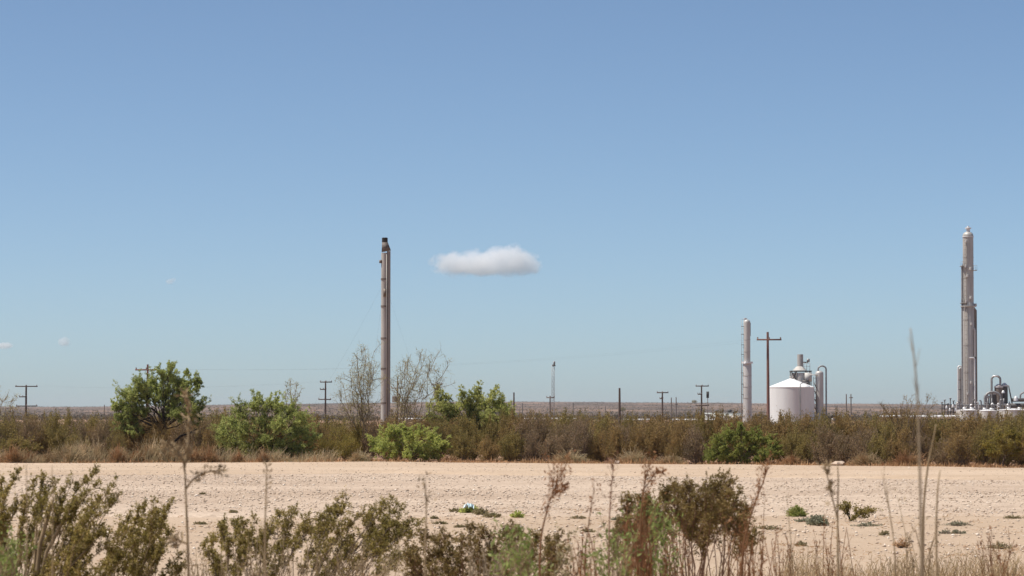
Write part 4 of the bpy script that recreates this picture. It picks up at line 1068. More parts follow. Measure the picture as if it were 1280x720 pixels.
TW = [(18, 121.6, 1.35, .62, 'tumble', "reddish brown tumbleweed at the left edge of the far gravel line"), (38, 121.9, .8, .5, 'tumble', "small brown tumbleweed, second from the left edge"), (66, 121.7, .9, .55, 'straw', "ochre dry clump left of the tan wispy grass"),
      (87, 121.8, 1.2, .75, 'paletumble', "tan dry clump right of the ochre one, left of the tree"), (103, 122.3, 1.0, .9, 'paletumble', "pale wispy dry grass clump left of the mesquite tree"), (121, 122.5, .9, .85, 'paletumble', "pale wispy dry clump just left of a rust brown tumbleweed"),
      (148, 121.7, 1.15, .66, 'tumble', "rust brown tumbleweed under the mesquite tree's left edge"), (173, 121.9, .9, .55, 'tumble', "low brown tumbleweed below the mesquite tree"), (190, 122.3, 1.5, .95, 'paletumble', "large pale grey dry bush beneath the mesquite tree"),
      (213, 121.9, .95, .7, 'straw', "tan dry clump below the mesquite tree's trunk"), (240, 121.7, 1.0, .6, 'tumble', "dark rust tumbleweed right of the mesquite trunk"), (261, 121.6, 1.0, .62, 'tumble', "rust tumbleweed left of the broad green shrub"),
      (298, 121.6, .75, .42, 'tumble', "small round brown tumbleweed in front of the broad green shrub's left half"), (331, 121.4, .8, .45, 'tumble', "small round rust tumbleweed in front of the broad green shrub's middle"),
      (450, 122.4, 1.0, .45, 'paletumble', "low pale dry clump left of the bright green bush"), (562, 122.3, .7, .3, 'tumble', "low brown clump right of the bright green bush"), (712, 122.2, 1.3, .5, 'paletumble', "pale dry clump at the hedge foot below the lattice mast"),
      (790, 122.2, 1.2, .55, 'paletumble', "grey dry clump at the hedge foot below the thick plain pole"), (838, 122.0, 1.4, .38, 'straw', "low straw clump left of the vivid green bush"), (990, 122, 1.3, .4, 'tumble', "low reddish clump right of the vivid green bush"),
      (1082, 122, 1.6, .55, 'straw', "straw clump at the hedge foot right of the pale rock"), (1135, 122.2, 1.3, .6, 'tumble', "brown dry clump at the hedge foot behind the tall stalk")]
for k, (px, d, w, h, mt, lab) in enumerate(TW):
    straw_ball("tumbleweed", lab, px, d, w, h, 300 + k, MAT[mt], "dry plant", None, 1300 if w > .9 else 800)

# taller dark brush near the tall stalk
rng = np.random.default_rng(61)
d = 112.0
tips = np.array([P(a, c, d + rng.uniform(-.5, .5)) for a, c in ((1102, 508), (1110, 503), (1118, 512), (1125, 503), (1133, 498), (1140, 505), (1150, 503), (1160, 500), (1166, 507), (1155, 514), (1128, 520), (1145, 520), (1112, 522), (1162, 522), (1138, 512), (1100, 520))])
base = np.array([X(1134, d), d, 0.])
w, f = bushy(base, tips, rng, r0=.022, nsub=9, sub=(.15, .5), spread=.45, nsub2=4, sub2=(.08, .2), nleaf=4, leaf=(.04, .022), jit=.02, tmin=.4)
put_bush("tall_bush", "tall brown bush standing above the hedge left of the tall tower", "bush", base, w, f, MAT['twig'], MAT['hedge'])

def far_scrub():
    rng = np.random.default_rng(9)
    mb = MB()
    for n, d0, d1, per, s0, s1, leaf in ((3200, 152, 900, 40, .7, 1.5, .22), (18000, 900, 6300, 9, 1.0, 2.4, .75)):
        y = d0 * (d1 / d0) ** rng.uniform(size=n)
        x = rng.uniform(-1, 1, n) * (y * .25 + 6)
        keep = fbm(x / 60, y / 150, 40, 3) > -.25
        x, y = x[keep], y[keep]; n = len(x)
        s = rng.uniform(s0, s1, n); z = gz(x, y)
        s = np.where((y < 900), np.minimum(s, 1.25), s)
        c = np.repeat(np.stack([x, y, z], -1), per, 0); ss = np.repeat(s, per)[:, None]
        off = norm(rng.normal(size=c.shape)) * rng.uniform(.2, 1, (len(c), 1)) ** .6
        off[:, 2] = np.abs(off[:, 2])
        p = c + off * ss * np.array([.9, .9, .75])
        mb.raw(*quads_leaf(p, norm(rng.normal(size=p.shape)), leaf * rng.uniform(.6, 1.4, len(p)), leaf * .7, rng))
    tag(mb.build("far_scrub", MAT['far_scrub']), "low scrub dotting the plain and hills behind the hedge", "scrub", kind='stuff')
far_scrub()
# lone far trees breaking the hill line
for px, py, d, s, lab in ((778, 503, 2400, 2.6, "lone dark far tree beside the thick plain pole"), (868, 505, 4200, 3.2, "dark dot of a far tree on the hill line left of the three-armed pole")):
    rng = np.random.default_rng(int(px))
    c = P(px, py, d); g0 = float(gz(c[0], d)); h = s * 1.7
    r = thing("far_tree", lab, "tree", (c[0], d, g0))
    MB().pipe([(c[0], d, g0), (c[0], d, g0 + h * .3), (c[0], d, g0 + h * .6)], s * .06, 6).build("trunk", MAT['bark'], r)
    p = norm(rng.normal(size=(300, 3))) * rng.uniform(.2, 1, (300, 1)) * np.array([s * 1.3, s, h * .45]) + np.array([c[0], d, g0 + h * .6])
    m2 = MB(); m2.raw(*quads_leaf(p, norm(rng.normal(size=p.shape)), s * .35, s * .25, rng)); m2.build("crown", MAT['hedge_green'], r, kind='stuff')

# ------------------------------------------------------------------ foreground bushes
def fg_bush(label, base_px, d, tips, seed, fmat, wmat, fill=2.0, depth=.35, base_z=0.0, name="creosote_bush", rel=(.55, .95), **kw):
    rng = np.random.default_rng(seed)
    base = np.array([X(base_px, d), d, base_z])
    tp = [P(a, c, d + rng.uniform(-depth, depth)) for a, c in tips]
    m = int(len(tips) * fill)
    for k in range(m):
        a = tips[rng.integers(len(tips))]; t = rng.uniform(*rel)
        q = P(a[0] + rng.normal(0, 9), a[1] + rng.uniform(4, 14), d + rng.uniform(-depth, depth) * 1.5)
        p = base + (q - base) * np.array([t ** .6, t ** .6, t]); tp.append(p)
    tp = np.array(tp)
    bs = base + rng.normal(0, .05, tp.shape) * np.array([1.6, 1.2, 0])
    args = dict(r0=.006, point=.9, nsub=17, sub=(.03, .085), spread=.40, nsub2=3, sub2=(.015, .035), nleaf=9, leaf=(.0115, .0072), jit=.004, tmin=.8, wind=.06, belly=.35, wig=.015, up=.25)
    args.update(kw)
    w, f = bushy(bs, tp, rng, **args)
    return put_bush(name, label, "bush", base, w, f, wmat, fmat)

fg_bush("large leafy creosote bush filling the bottom left corner", 42, 14.0, [(-14, 602), (2, 600), (12, 606), (22, 592), (35, 612), (44, 604), (54, 597), (66, 606), (72, 601), (84, 606), (92, 598), (104, 602), (110, 612), (119, 589), (122, 605), (134, 617), (146, 600), (150, 616), (138, 628), (126, 640), (115, 655), (100, 660), (-4, 622), (6, 640), (-12, 650), (4, 668), (18, 680), (30, 668), (60, 665), (85, 672), (128, 662), (-16, 690), (5, 700), (100, 690), (75, 640), (95, 632), (30, 640), (52, 630), (112, 700), (60, 700)],
        401, MAT['creosote'], MAT['twig_tan'], fill=1.9, r0=.007, wind=.16,
        limbs=[(np.array([P(a, c, 13.8) for a, c in pts]), r) for pts, r in (([(44, 800), (46, 720), (50, 680), (60, 645), (66, 625)], .016), ([(48, 800), (52, 720), (58, 690), (74, 660), (86, 636), (92, 622)], .014), ([(40, 800), (42, 725), (44, 690), (46, 650)], .010), ([(70, 800), (85, 712), (105, 690), (118, 680)], .008))])
fg_bush("second leafy creosote bush right beside the corner bush", 165, 14.6, [(132, 664), (150, 648), (163, 640), (174, 636), (182, 634), (189, 628), (198, 634), (205, 640), (213, 634), (219, 660), (211, 668), (225, 690), (229, 706), (214, 708), (200, 690), (186, 670), (170, 660), (155, 690), (140, 700), (176, 700), (196, 710), (192, 650), (168, 680), (206, 655)],
        402, MAT['creosote'], MAT['twig_tan'], fill=1.5, wind=.14)
fg_bush("wide low creosote bush with bare lower stems at the bottom centre left", 385, 15.0, [(256, 684), (264, 674), (277, 660), (282, 650), (296, 649), (306, 655), (318, 648), (312, 668), (330, 668), (342, 648), (352, 642), (362, 643), (370, 638), (384, 646), (395, 644), (404, 646), (412, 640), (424, 627), (434, 620), (428, 636), (445, 645), (456, 640), (470, 636), (480, 630), (492, 622), (496, 630), (509, 633), (500, 646), (514, 650), (522, 655), (508, 660), (488, 660), (470, 664), (450, 672), (430, 676), (405, 674), (378, 672), (350, 680), (300, 690), (270, 700), (330, 694), (460, 690), (490, 676), (355, 664), (285, 678)],
        403, MAT['creosote'], MAT['twig'], fill=.8, rel=(.88, .99), tmin=.86, wind=.22, nsub=14, spread=.5)
fg_bush("dark brownish creosote bush at the bottom centre with a green weed before it", 610, 14.2, [(510, 683), (514, 697), (527, 670), (543, 671), (555, 667), (560, 680), (577, 676), (590, 661), (602, 666), (612, 668), (618, 676), (632, 661), (640, 666), (648, 664), (660, 674), (672, 670), (685, 678), (698, 674), (704, 683), (688, 690), (665, 690), (640, 686), (600, 690), (575, 695), (550, 692), (535, 700), (695, 700), (620, 700)],
        404, MAT['creosote_brown'], MAT['twig_red'], fill=1.0, rel=(.84, .98), tmin=.86, wind=0, spread=.6, sub=(.04, .11))
fg_bush("upright creosote bush with dark bare stems at the bottom right of centre", 868, 14.8, [(828, 618), (834, 605), (842, 603), (846, 612), (858, 608), (864, 602), (872, 618), (878, 612), (886, 606), (893, 604), (900, 612), (908, 594), (912, 602), (914, 614), (921, 619), (926, 630), (934, 638), (930, 646), (918, 648), (905, 642), (890, 644), (876, 646), (868, 638), (884, 630), (900, 628), (910, 632), (820, 640), (835, 646), (850, 646), (812, 630), (800, 640), (856, 632), (842, 630), (870, 664), (942, 668)],
        405, MAT['creosote_brown'], MAT['twig_red'], fill=.25, rel=(.92, .99), tmin=.89, wind=0, nsub=18, spread=.66, sub=(.05, .13))
fg_bush("thin creosote sprig with green tip left of the upright creosote bush", 800, 13.6, [(784, 622), (792, 618), (800, 620), (806, 628), (815, 622), (822, 632), (812, 640), (790, 634), (798, 646)], 406, MAT['creosote_brown'], MAT['twig_red'], fill=.8, rel=(.88, .99), tmin=.85)

def weed_clump(name, label, base_px, d, tips, seed, mat, wmat, leaf=(.024, .009), n=10, **kw):
    rng = np.random.default_rng(seed)
    base = np.array([X(base_px, d), d, 0.])
    tp = np.array([P(a + rng.normal(0, 3), c, d + rng.uniform(-.3, .3)) for a, c in tips for _ in range(2)])
    bs = base + rng.normal(0, .06, tp.shape) * np.array([1, 1, 0])
    args = dict(r0=.006, nsub=8, sub=(.05, .16), spread=.4, nsub2=2, sub2=(.03, .07), nleaf=3, leaf=leaf, jit=.01, tmin=.55)
    args.update(kw)
    w, f = bushy(bs, tp, rng, **args)
    return put_bush(name, label, "weed", base, w, f, wmat, mat)
weed_clump("green_weed", "soft green weed in front of the dark bush at the bottom centre", 648, 10.5, [(630, 690), (638, 680), (646, 676), (654, 682), (660, 690), (668, 700), (626, 704), (640, 700), (655, 705)], 501, MAT['weed'], MAT['twig_tan'])
weed_clump("green_weed", "soft green weed left of the reddish stalk at bottom right of centre", 765, 10.8, [(742, 694), (752, 682), (760, 676), (770, 674), (778, 684), (784, 694), (748, 706), (765, 696), (778, 708)], 502, MAT['weed'], MAT['twig_tan'])
weed_clump("green_weed", "green leafy weed right of the reddish stalk, below the creosote sprig", 812, 12.5, [(800, 652), (808, 660), (818, 655), (826, 672), (832, 690), (818, 690), (806, 684), (840, 668), (812, 702), (830, 706)], 503, MAT['weed'], MAT['twig_red'], nleaf=4)
weed_clump("green_weed", "yellow green weed at the bottom edge between two other green weeds", 700, 11.0, [(690, 706), (700, 700), (712, 704), (722, 708), (680, 712)], 504, MAT['lowweed'], MAT['twig_tan'])
weed_clump("green_weed", "pale green weed low in the bottom left corner", 10, 11.5, [(-6, 680), (6, 672), (16, 684), (24, 696), (0, 700), (12, 706)], 505, MAT['weed'], MAT['twig_tan'], nleaf=4)

def stalk(label, pts, d, r, mat, seed, heads=(), twigs=0, tl=(.05, .15), name="dry_stalk", fluff=0):
    rng = np.random.default_rng(seed)
    pp = np.array([P(a, c, d) for a, c in pts])
    b0 = pp[0].copy(); b0[2] = 0
    pp = np.concatenate([b0[None], pp])
    # resample smoothly
    t = np.linspace(0, 1, len(pp)); tt = np.linspace(0, 1, 18)
    q = np.stack([np.interp(tt, t, pp[:, k]) for k in range(3)], -1)
    q[1:-1] = (q[:-2] + 2 * q[1:-1] + q[2:]) / 4
    ro = thing(name, label, "stalk", b0)
    mb = MB(); mb.tubes(q[None], np.linspace(r, r * .35, 18)[None], 6, caps=True)
    if twigs:
        s1 = shoots(q[None], twigs, .45, 1, tl[0], tl[1], .35, rng, 4, .3); mb.tubes(s1, taper(s1, r * .35, r * .15), 3)
        if fluff:
            p_, dd = leafpts(s1, fluff, .1, 1.1, .01, rng); mb2 = MB(); mb2.raw(*quads_leaf(p_, dd, .016, .006, rng)); mb2.build("seed_head", mat, ro, kind='stuff')
    mb.build("stem", mat, ro, smooth=180)
    for hd in heads:
        hp = np.array([P(a, c, d) for a, c in hd])
        h = MB(); tt = np.linspace(0, 1, 8); t = np.linspace(0, 1, len(hp))
        hq = np.stack([np.interp(tt, t, hp[:, k]) for k in range(3)], -1)
        h.tubes(hq[None], np.linspace(r * .6, r * .3, 8)[None], 4)
        n = 70; p_, dd = leafpts(hq[None], n, .2, 1.0, .007, rng)
        h.raw(*quads_leaf(p_, dd, .022, .006, rng)); h.build("seed_head", mat, ro, smooth=180)
    return ro
ST = MAT['straw']; RW = MAT['redweed']
stalk("tall straw stalk with a nodding head left of centre, rising past the gravel's far edge", [(236, 719), (234, 660), (232, 610), (231, 584)], 8.5, .0055, MAT['twig_tan'], 601,
      heads=([(231, 590), (229, 574), (222, 564), (212, 559), (204, 556)], [(232, 612), (240, 600), (252, 592), (268, 588), (284, 588)], [(234, 680), (222, 674), (214, 678)], [(235, 560), (236, 535), (236, 512), (234, 492)], [(231, 584), (233, 572), (235, 560)]))
stalk("thin straight straw stalk right of the nodding one", [(332, 719), (331, 660), (333, 610), (333, 580)], 8.2, .0035, MAT['twig_tan'], 602, twigs=8, tl=(.02, .05), fluff=4)
stalk("faint thin stalk in front of the corner creosote bush", [(34, 640), (33, 610), (33, 580)], 8.0, .0022, MAT['twig_tan'], 603)
stalk("faint thin stalk between the corner bush and the second bush", [(66, 640), (66, 610), (65, 582)], 8.0, .0022, MAT['twig_tan'], 604)
stalk("faint thin stalk right of the wide low creosote bush", [(531, 690), (533, 640), (532, 610), (529, 597)], 8.0, .003, MAT['twig_tan'], 605, twigs=6, tl=(.02, .05), fluff=4)
stalk("feathery pinkish weed stalk right of the bottom centre bush", [(674, 690), (678, 660), (686, 630), (695, 606), (700, 596)], 10.0, .004, RW, 606, twigs=22, tl=(.04, .12), fluff=8, heads=([(690, 622), (700, 612), (708, 606)],))
stalk("thin pinkish weed stalk left of the straight brown one", [(730, 700), (735, 660), (740, 625), (743, 614)], 10.0, .0025, RW, 607, twigs=8, tl=(.03, .08), fluff=4)
stalk("thin straight brown stalk left of the creosote sprig", [(761, 690), (762, 640), (765, 600), (767, 584)], 9.0, .003, MAT['twig_red'], 608, twigs=10, tl=(.02, .05), fluff=5)
stalk("feathery brown stalk behind the creosote sprig", [(800, 660), (803, 625), (807, 598), (812, 584)], 11.0, .004, RW, 609, twigs=16, tl=(.03, .1), fluff=7, heads=([(806, 610), (816, 596), (822, 588), (829, 590)],))
stalk("slanting brown weed stalk right of the upright creosote bush", [(925, 700), (934, 660), (945, 625), (955, 600), (960, 584)], 11.0, .004, RW, 610, twigs=18, tl=(.03, .1), fluff=8)
stalk("slender forked brown stalk standing before the low green mounds", [(1048, 719), (1047, 680), (1047, 640), (1048, 600), (1047, 582)], 8.6, .0042, MAT['twig_tan'], 611, heads=([(1047, 650), (1040, 620), (1034, 595), (1031, 580)],))
stalk("tall thick brown stalk reaching into the sky left of the tall tower", [(1152, 719), (1151, 660), (1150, 600), (1149, 540), (1147, 510), (1146, 480), (1143, 450), (1140, 425), (1138, 410)], 5.4, .0030, MAT['twig_pale'], 612, twigs=5, tl=(.02, .05))
stalk("slim brown stalk right of the tall thick stalk", [(1171, 719), (1170, 660), (1172, 610), (1175, 588)], 8.0, .0042, MAT['twig_tan'], 613)
stalk("thin leaning stalk left of the tall thick stalk", [(1120, 719), (1117, 670), (1110, 630), (1106, 612)], 8.6, .003, MAT['twig_tan'], 614, twigs=4)
stalk("fine leaning stalk above the bluish mound", [(990, 690), (986, 650), (983, 618)], 9.0, .0022, MAT['twig_tan'], 615)
stalk("pale slanted stalk just left of the tower's stalk, leaning right against the hedge", [(1153, 640), (1160, 580), (1167, 548), (1170, 530)], 8.6, .004, MAT['twig_tan'], 616)

def dry_bundle(label, px0, px1, top, d, n, seed, mat, cat="dry weed", lean=0, group=None, r=.004):
    rng = np.random.default_rng(seed)
    base = np.array([X((px0 + px1) / 2, d), d, 0.])
    tips = np.array([P(rng.uniform(px0, px1) + lean, top + abs(rng.normal(0, 22)), d + rng.uniform(-.4, .4)) for _ in range(n)])
    bs = base + rng.normal(0, 1, (n, 3)) * np.array([M((px1 - px0) * .3, d), .15, 0])
    st = bez(bs, tips, 7, rng, .4, .012)
    s1 = shoots(st, 4, .5, 1, .04, .16, .3, rng, 4, .3)
    mb = MB(); mb.tubes(st, taper(st, r, r * .35), 4); mb.tubes(s1, taper(s1, r * .4, r * .2), 3)
    f = MB(); p_, dd = leafpts(s1, 6, .2, 1.1, .008, rng); f.raw(*quads_leaf(p_, dd, .018, .006, rng))
    ro = thing("dry_weed", label, cat, base, group)
    mb.build("stems", mat, ro, smooth=180); f.build("seed_head", mat, ro, kind='stuff')
dry_bundle("thick rust red weed stalk bundle between two green weeds", 776, 806, 640, 11.5, 34, 701, RW, lean=2, r=.006)
dry_bundle("rust weed at the bottom edge left of the upright creosote bush's stems", 826, 862, 672, 12.5, 18, 702, RW)
dry_bundle("leaning rust weed right of the upright creosote bush's stems", 905, 950, 646, 12.0, 22, 703, RW, lean=6)
dry_bundle("rust brown weed clump at the bottom edge, left end of the dry grass", 955, 990, 662, 12.5, 10, 704, RW)
dry_bundle("pinkish twiggy weed at the bottom centre below the dark bush", 580, 632, 690, 12.0, 26, 705, MAT['twig_pale'])
dry_bundle("brown twiggy weed at the bottom edge below the second creosote bush", 232, 300, 690, 12.5, 26, 706, MAT['twig_tan'])
dry_bundle("sparse rust weed left of the soft green weed, bottom centre right", 716, 742, 668, 11.0, 14, 707, RW)
dry_bundle("brown bushy weed with seed tufts in front of the slender forked stalk", 1020, 1066, 655, 15, 10, 708, RW)
dry_bundle("rust brown weed in the bottom right, at the tall thick stalk's foot", 1128, 1180, 660, 11.5, 10, 709, MAT['twig_tan'])
dry_bundle("tangled brown weed stems under the wide low creosote bush", 300, 400, 680, 13.5, 40, 710, MAT['twig_tan'])
dry_bundle("tangled brown weed stems right of the wide low creosote bush's middle", 400, 500, 684, 13.5, 40, 711, MAT['twig_tan'])
dry_bundle("dark rust weed in the bottom right corner", 1215, 1275, 668, 13, 10, 712, RW)

def dry_grass():
    rng = np.random.default_rng(12)
    n = 8000
    px = np.where(rng.uniform(size=n) < .7, rng.uniform(975, 1300, n), rng.uniform(680, 980, n))
    d = rng.uniform(22, 35, n)
    x = (px - CX) / F * d
    h = rng.uniform(.13, .54, n) * np.where(px > 975, 1, .55) * (0.75 + .5 * fbm(px / 40, d / 3, 8, 3))
    base = np.stack([x, d, gz(x, d) - .01], -1)
    tip = base + np.stack([rng.normal(.06, .26, n) * h, rng.normal(0, .15, n) * h, h], -1)
    p = bez(base, tip, 4, rng, .15, .02)
    mb = MB(); mb.tubes(p, taper(p, .004, .0015), 3)
    q, dd = leafpts(p[::2], 3, .55, 1.05, .02, rng); mb.raw(*quads_leaf(q, dd, .05, .01, rng))
    tag(mb.build("dry_grass", MAT['straw']), "thin dry straw grass across the bottom right corner", "grass", kind='stuff')
dry_grass()

# ------------------------------------------------------------------ low plants, rocks and litter on the sand
def mound(name, label, px, py, w, h, mat, seed, n=900, leaf=(.05, .02), cat="plant"):
    rng = np.random.default_rng(seed)
    d = EYE * F / (py - HORIZ); W_ = M(w, d); H_ = M(h, d)
    x = X(px, d); g0 = float(max(gz(x, d), padf(x, d) if d > PAD_Y0 - 3 else -9))
    base = np.array([x, d, g0])
    m = max(12, n // 14)
    a = rng.uniform(0, 6.283, m); el = np.arcsin(rng.uniform(.05, 1, m))
    tp = base + np.stack([np.cos(a) * np.cos(el) * W_ / 2, np.sin(a) * np.cos(el) * W_ / 2, np.sin(el) * H_], -1) * rng.uniform(.7, 1.05, (m, 1))
    st = bez(base, tp, 5, rng, .6, .05)
    wd = MB(); wd.tubes(st, taper(st, .006, .002), 3)
    f = MB(); q, dd = leafpts(st, 14, .35, 1.05, H_ * .06, rng); sc = rng.uniform(.6, 1.3, len(q)); f.raw(*quads_leaf(q, dd, leaf[0] * sc, leaf[1] * sc, rng))
    return put_bush(name, label, cat, base, wd, f, MAT['twig'], mat)
mound("green_mound", "round bright green mound plant on the sand right of centre", 996, 645, 26, 13, MAT['green2'], 801, 1500)
mound("grey_mound", "bluish grey mound plant right of the round green mound", 1021, 655, 27, 13, MAT['bluegrey'], 802, 1300)
mound("green_tuft", "green tuft holding the pale plastic scrap", 587, 643.5, 26, 9, MAT['green'], 803, 1000)
mound("green_tuft", "small green tuft right of the tuft with the plastic scrap", 646, 647, 17, 7, MAT['green'], 804, 600)
mound("dry_tuft", "brown dry tuft right of the tuft with the plastic scrap", 601, 645, 20, 7, MAT['lowweed'], 805, 500)
mound("dry_tuft", "small brown tuft left of the small green tuft", 615, 647, 22, 6, MAT['lowweed'], 806, 500)
mound("low_weed", "flat olive weed left of the plastic scrap's tuft", 569, 642.5, 18, 3, MAT['lowweed'], 807, 320)
mound("low_weed", "flat grey green weed strip left of the bluish mound's shadow", 1006, 652, 26, 3.5, MAT['bluegrey'], 808, 320)
for k, (px, py, w, h, mt, lab) in enumerate(((722, 648, 28, 3.5, 'lowweed', "flat weed strip left of the straight brown stalk, upper"), (774, 649, 30, 4.5, 'bluegrey', "flat grey green weed strip right of the straight brown stalk, upper"), (734, 663, 24, 4.5, 'lowweed', "flat brown weed strip below the upper one, left of the straight brown stalk"),
        (771, 663, 22, 4.5, 'lowweed', "flat brown weed strip right of the straight brown stalk, lower"), (550, 655, 22, 3, 'lowweed', "flat weed patch between the wide low bush and the plastic scrap"), (543, 648, 12, 3, 'lowweed', "tiny flat weed above the flat patch near the wide low bush"), (575, 659, 16, 2.5, 'lowweed', "tiny flat weed below the plastic scrap's tuft"),
        (1085, 656, 46, 4, 'bluegrey', "flat grey weed patch under the dark sprig"), (1195, 656, 44, 6, 'bluegrey', "flat grey green weed patch right of the tall thick stalk, upper"), (1190, 664.5, 46, 4.5, 'bluegrey', "flat grey green weed patch right of the tall thick stalk, lower"), (1105, 667, 20, 5, 'lowweed', "small pale weed left of the tall thick stalk"),
        (1125, 683, 24, 12, 'tumble', "small round reddish dry plant left of the tall thick stalk"), (254, 620, 8, 2, 'lowweed', "tiny dark weed on the gravel right of the nodding stalk"), (292, 643.5, 12, 3, 'lowweed', "tiny weed at the gravel's near edge left of the wide low bush"), (251, 657.5, 18, 2.5, 'lowweed', "flat weed right of the second creosote bush"),
        (840, 645, 60, 8, 'lowweed', "olive weed strip behind the upright creosote bush"), (1250, 685, 36, 8, 'lowweed', "low brown weed near the right edge"), (1000, 682, 16, 5, 'lowweed', "little brown weed below the round green mound"), (960, 659, 40, 4, 'lowweed', "flat weed strip left of the round green mound"), (1265, 648, 26, 4, 'lowweed', "flat olive weed at the right edge of the sand"))):
    mound("low_weed", lab, px, py, w, h, MAT[mt], 820 + k, 420, (.035, .014))

def litter():
    rng = np.random.default_rng(31)
    n = 2600
    y = rng.uniform(34, 60, n); x = rng.uniform(-1, 1, n) * (y * .19 + 1)
    k = fbm(x * .35, y * .3, 12, 3) + rng.normal(0, .15, n)
    x, y = x[k > .12], y[k > .12]
    p = np.stack([x, y, np.maximum(gz(x, y), np.where(y > PAD_Y0 - 2.5, padf(x, y), -9)) + .012], -1)
    p = np.repeat(p, 6, 0) + rng.normal(0, .07, (len(p) * 6, 3)) * np.array([1.4, 1, 0]) + np.array([0, 0, .02]) * rng.uniform(0, 1, (len(p) * 6, 1))
    d_ = norm(rng.normal(size=p.shape) * np.array([1, 1, .25]) + np.array([0, 0, .12]))
    mb = MB(); mb.raw(*quads_leaf(p, d_, rng.uniform(.03, .12, len(p)), .010, rng))
    tag(mb.build("dry_litter", MAT['tumble']), "scattered dry twigs and leaf litter on the sand", "litter", kind='stuff')
litter()

# dark sprig
rng = np.random.default_rng(71); d = EYE * F / (651 - HORIZ)
base = np.array([X(1062, d), d, float(gz(X(1062, d), d))])
w, f = bushy(base, np.array([P(a, c, d + rng.uniform(-.2, .2)) for a, c in ((1050, 634), (1055, 632), (1060, 634), (1058, 642), (1072, 644), (1080, 639), (1088, 639), (1094, 640), (1084, 645), (1066, 648))]), rng, r0=.012, nsub=8, sub=(.05, .14), nsub2=3, sub2=(.03, .07), nleaf=6, leaf=(.035, .02), jit=.012, tmin=.55)
put_bush("creosote_sprig", "small dark sprig with two tufts right of the bluish mound", "plant", base, w, f, MAT['bark'], MAT['creosote'])

def rock(label, px, py, w, h, seed, d=None):
    rng = np.random.default_rng(seed)
    d = d or EYE * F / (py - HORIZ)
    x = X(px, d); g0 = float(max(gz(x, d), roadf(x, d))); W_, H_ = M(w / 2, d), M(h, d)
    nu, nv = 14, 7
    v = []
    for j in range(nv):
        a = math.pi * j / (nv - 1) - math.pi / 2
        for i in range(nu):
            t = 2 * math.pi * i / nu
            k = 1 + .22 * rng.normal() * (0 < j < nv - 1)
            v.append((x + W_ * math.cos(a) * math.cos(t) * k, d + W_ * .7 * math.cos(a) * math.sin(t) * k, g0 + H_ * .35 + H_ * .65 * math.sin(a) * k))
    q = [[j * nu + i, j * nu + (i + 1) % nu, (j + 1) * nu + (i + 1) % nu, (j + 1) * nu + i] for j in range(nv - 1) for i in range(nu)]
    o = MB().raw(v, q).build("rock", MAT['rock'], smooth=30)
    tag(o, label, "rock")
rock("pale flat rock at the gravel's far edge right of the vivid green bush", 1047, 581.5, 17, 5.5, 1, 109.6)
rock("small pale rock at the gravel's far edge below the thick plain pole", 771, 580, 6, 4, 2, 113.0)
rock("tiny pale rock at the far edge beside the bright green bush", 563, 571, 4, 5, 3, 117.4)
rock("tiny white rock on the sand above the bluish mound", 1016.5, 632.5, 3, 2.4, 4)
rock("little dark-edged stone on the gravel above the plastic scrap", 589, 620, 3.5, 2.5, 5)

def scrap():
    d = EYE * F / (643.5 - HORIZ) - .12
    rng = np.random.default_rng(4); n = 9
    c = P(586, 636, d); s = M(6.5, d)
    u = np.linspace(-1, 1, n); U, V = np.meshgrid(u, u)
    p = np.stack([c[0] + U * s, c[1] + V * s * .6, c[2] + .04 + s * .45 * (1 - U ** 2) * (1 - .5 * V ** 2) + rng.normal(0, .025, U.shape)], -1).reshape(-1, 3)
    lo = p.copy(); lo[:, 2] -= .012
    i = (np.arange(n - 1)[:, None] * n + np.arange(n - 1)[None]).ravel()
    q = np.stack([i, i + 1, i + n + 1, i + n], -1)
    o = MB().raw(p, q).raw(lo, q[:, ::-1]).build("plastic_scrap", MAT['bag'], smooth=60)
    tag(o, "pale blue crumpled plastic scrap caught on a green tuft", "litter")
scrap()

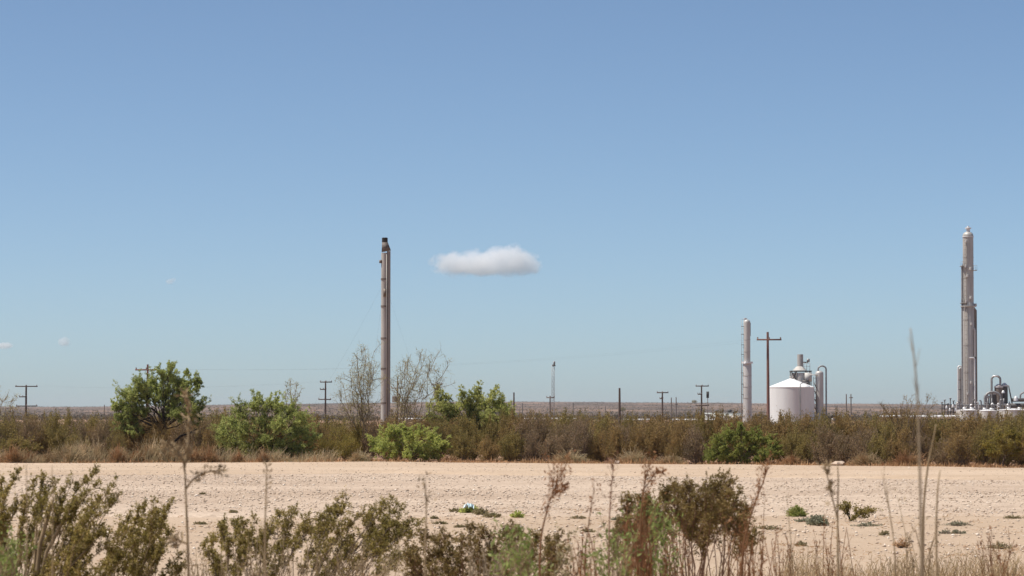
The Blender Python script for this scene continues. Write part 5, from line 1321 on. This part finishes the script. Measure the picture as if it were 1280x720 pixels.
# ------------------------------------------------------------------ clouds
def cloud(label, px, py, wpx, hpx, d, lobes, dens, seed, amp=.55):
    c = P(px, py, d); L = M(wpx / 2, d); Hh = M(hpx / 2, d)
    m, nt, out = new_mat("cloud_vapour")
    tc = N(nt, "ShaderNodeTexCoord").outputs["Object"]
    acc = None
    for lx, lz, rx, rz in lobes:
        mp = N(nt, "ShaderNodeVectorMath", operation='SUBTRACT'); mp.inputs[1].default_value = (lx * L, 0, lz * Hh); nt.links.new(tc, mp.inputs[0])
        dv = N(nt, "ShaderNodeVectorMath", operation='DIVIDE'); dv.inputs[1].default_value = (rx * L, rx * L * .8, rz * Hh); nt.links.new(mp.outputs[0], dv.inputs[0])
        ln = N(nt, "ShaderNodeVectorMath", operation='LENGTH'); nt.links.new(dv.outputs[0], ln.inputs[0])
        sb = N(nt, "ShaderNodeMath", operation='SUBTRACT'); sb.inputs[0].default_value = 1.0; nt.links.new(ln.outputs["Value"], sb.inputs[1])
        if acc is None: acc = sb.outputs[0]
        else:
            mx = N(nt, "ShaderNodeMath", operation='SMOOTH_MAX'); mx.inputs[2].default_value = .15
            nt.links.new(acc, mx.inputs[0]); nt.links.new(sb.outputs[0], mx.inputs[1]); acc = mx.outputs[0]
    ns = N(nt, "ShaderNodeTexNoise"); ns.inputs["Scale"].default_value = 1.3 / Hh; ns.inputs["Detail"].default_value = 5; ns.inputs["Roughness"].default_value = .6
    ad = N(nt, "ShaderNodeVectorMath", operation='ADD'); ad.inputs[1].default_value = (seed * 371.0, 17, 5); nt.links.new(tc, ad.inputs[0]); nt.links.new(ad.outputs[0], ns.inputs["Vector"])
    mu = N(nt, "ShaderNodeMath", operation='MULTIPLY_ADD'); mu.inputs[1].default_value = amp * 2; mu.inputs[2].default_value = -amp; nt.links.new(ns.outputs["Fac"], mu.inputs[0])
    sm = N(nt, "ShaderNodeMath", operation='ADD'); nt.links.new(acc, sm.inputs[0]); nt.links.new(mu.outputs[0], sm.inputs[1])
    mr = N(nt, "ShaderNodeMapRange"); mr.inputs[1].default_value = .06; mr.inputs[2].default_value = .34; mr.inputs[3].default_value = 0; mr.inputs[4].default_value = dens
    nt.links.new(sm.outputs[0], mr.inputs[0])
    pv = N(nt, "ShaderNodeVolumePrincipled"); pv.inputs["Color"].default_value = (.995, .995, .995, 1); pv.inputs["Anisotropy"].default_value = 0.0
    nt.links.new(mr.outputs[0], pv.inputs["Density"]); nt.links.new(pv.outputs[0], out.inputs["Volume"])
    mb = MB()
    nu, nv = 24, 13
    v = [(c[0] + L * 1.3 * math.cos(a) * math.cos(t), c[1] + L * 1.1 * math.cos(a) * math.sin(t), c[2] + Hh * 1.5 * math.sin(a)) for a in np.linspace(-math.pi / 2 * .999, math.pi / 2 * .999, nv) for t in np.linspace(0, 2 * math.pi, nu, endpoint=False)]
    q = [[j * nu + i, j * nu + (i + 1) % nu, (j + 1) * nu + (i + 1) % nu, (j + 1) * nu + i] for j in range(nv - 1) for i in range(nu)]
    mb.raw(v, q)
    me = mb.mesh("cloud", c); me.materials.append(m)
    o = bpy.data.objects.new("cloud", me); COL.objects.link(o); o.location = tuple(c)
    tag(o, label, "cloud")
cloud("largest white cloud, flat based, right of the flare stack's tip", 610, 328, 130, 41, 14000, [(-.54, -.12, .58, .80), (-.15, -.05, .62, .90), (.34, .08, .58, 1.04), (.68, -.08, .40, .85)], .012, 1, .75)
cloud("faint small cloud at the left edge of the sky", 5, 432, 26, 10, 14000, [(0, 0, 1, 1), (.3, .1, .6, .9)], .022, 2)
cloud("faint small round cloud near the left edge above the mesquite tree", 80, 427, 18, 15, 14000, [(0, -.1, 1, .9), (.1, .3, .6, .7)], .02, 3)
cloud("faintest tiny cloud high left of the flare stack", 214, 351, 16, 10, 14000, [(-.2, -.2, .8, .8), (.4, .3, .5, .6)], .017, 4)

# ------------------------------------------------------------------ air
def haze():
    m, nt, out = new_mat("dusty_air")
    pv = N(nt, "ShaderNodeVolumePrincipled"); pv.inputs["Color"].default_value = (.84, .92, 1.0, 1)
    pv.inputs["Density"].default_value = HAZE; pv.inputs["Anisotropy"].default_value = .3
    nt.links.new(pv.outputs[0], out.inputs["Volume"])
    top = 49.0
    o = MB().box((0, 4500, (top - 3) / 2), (10100, 10400, top + 3)).build("haze", m)
    o["kind"] = 'stuff'
HAZE = 4.8e-5
haze()
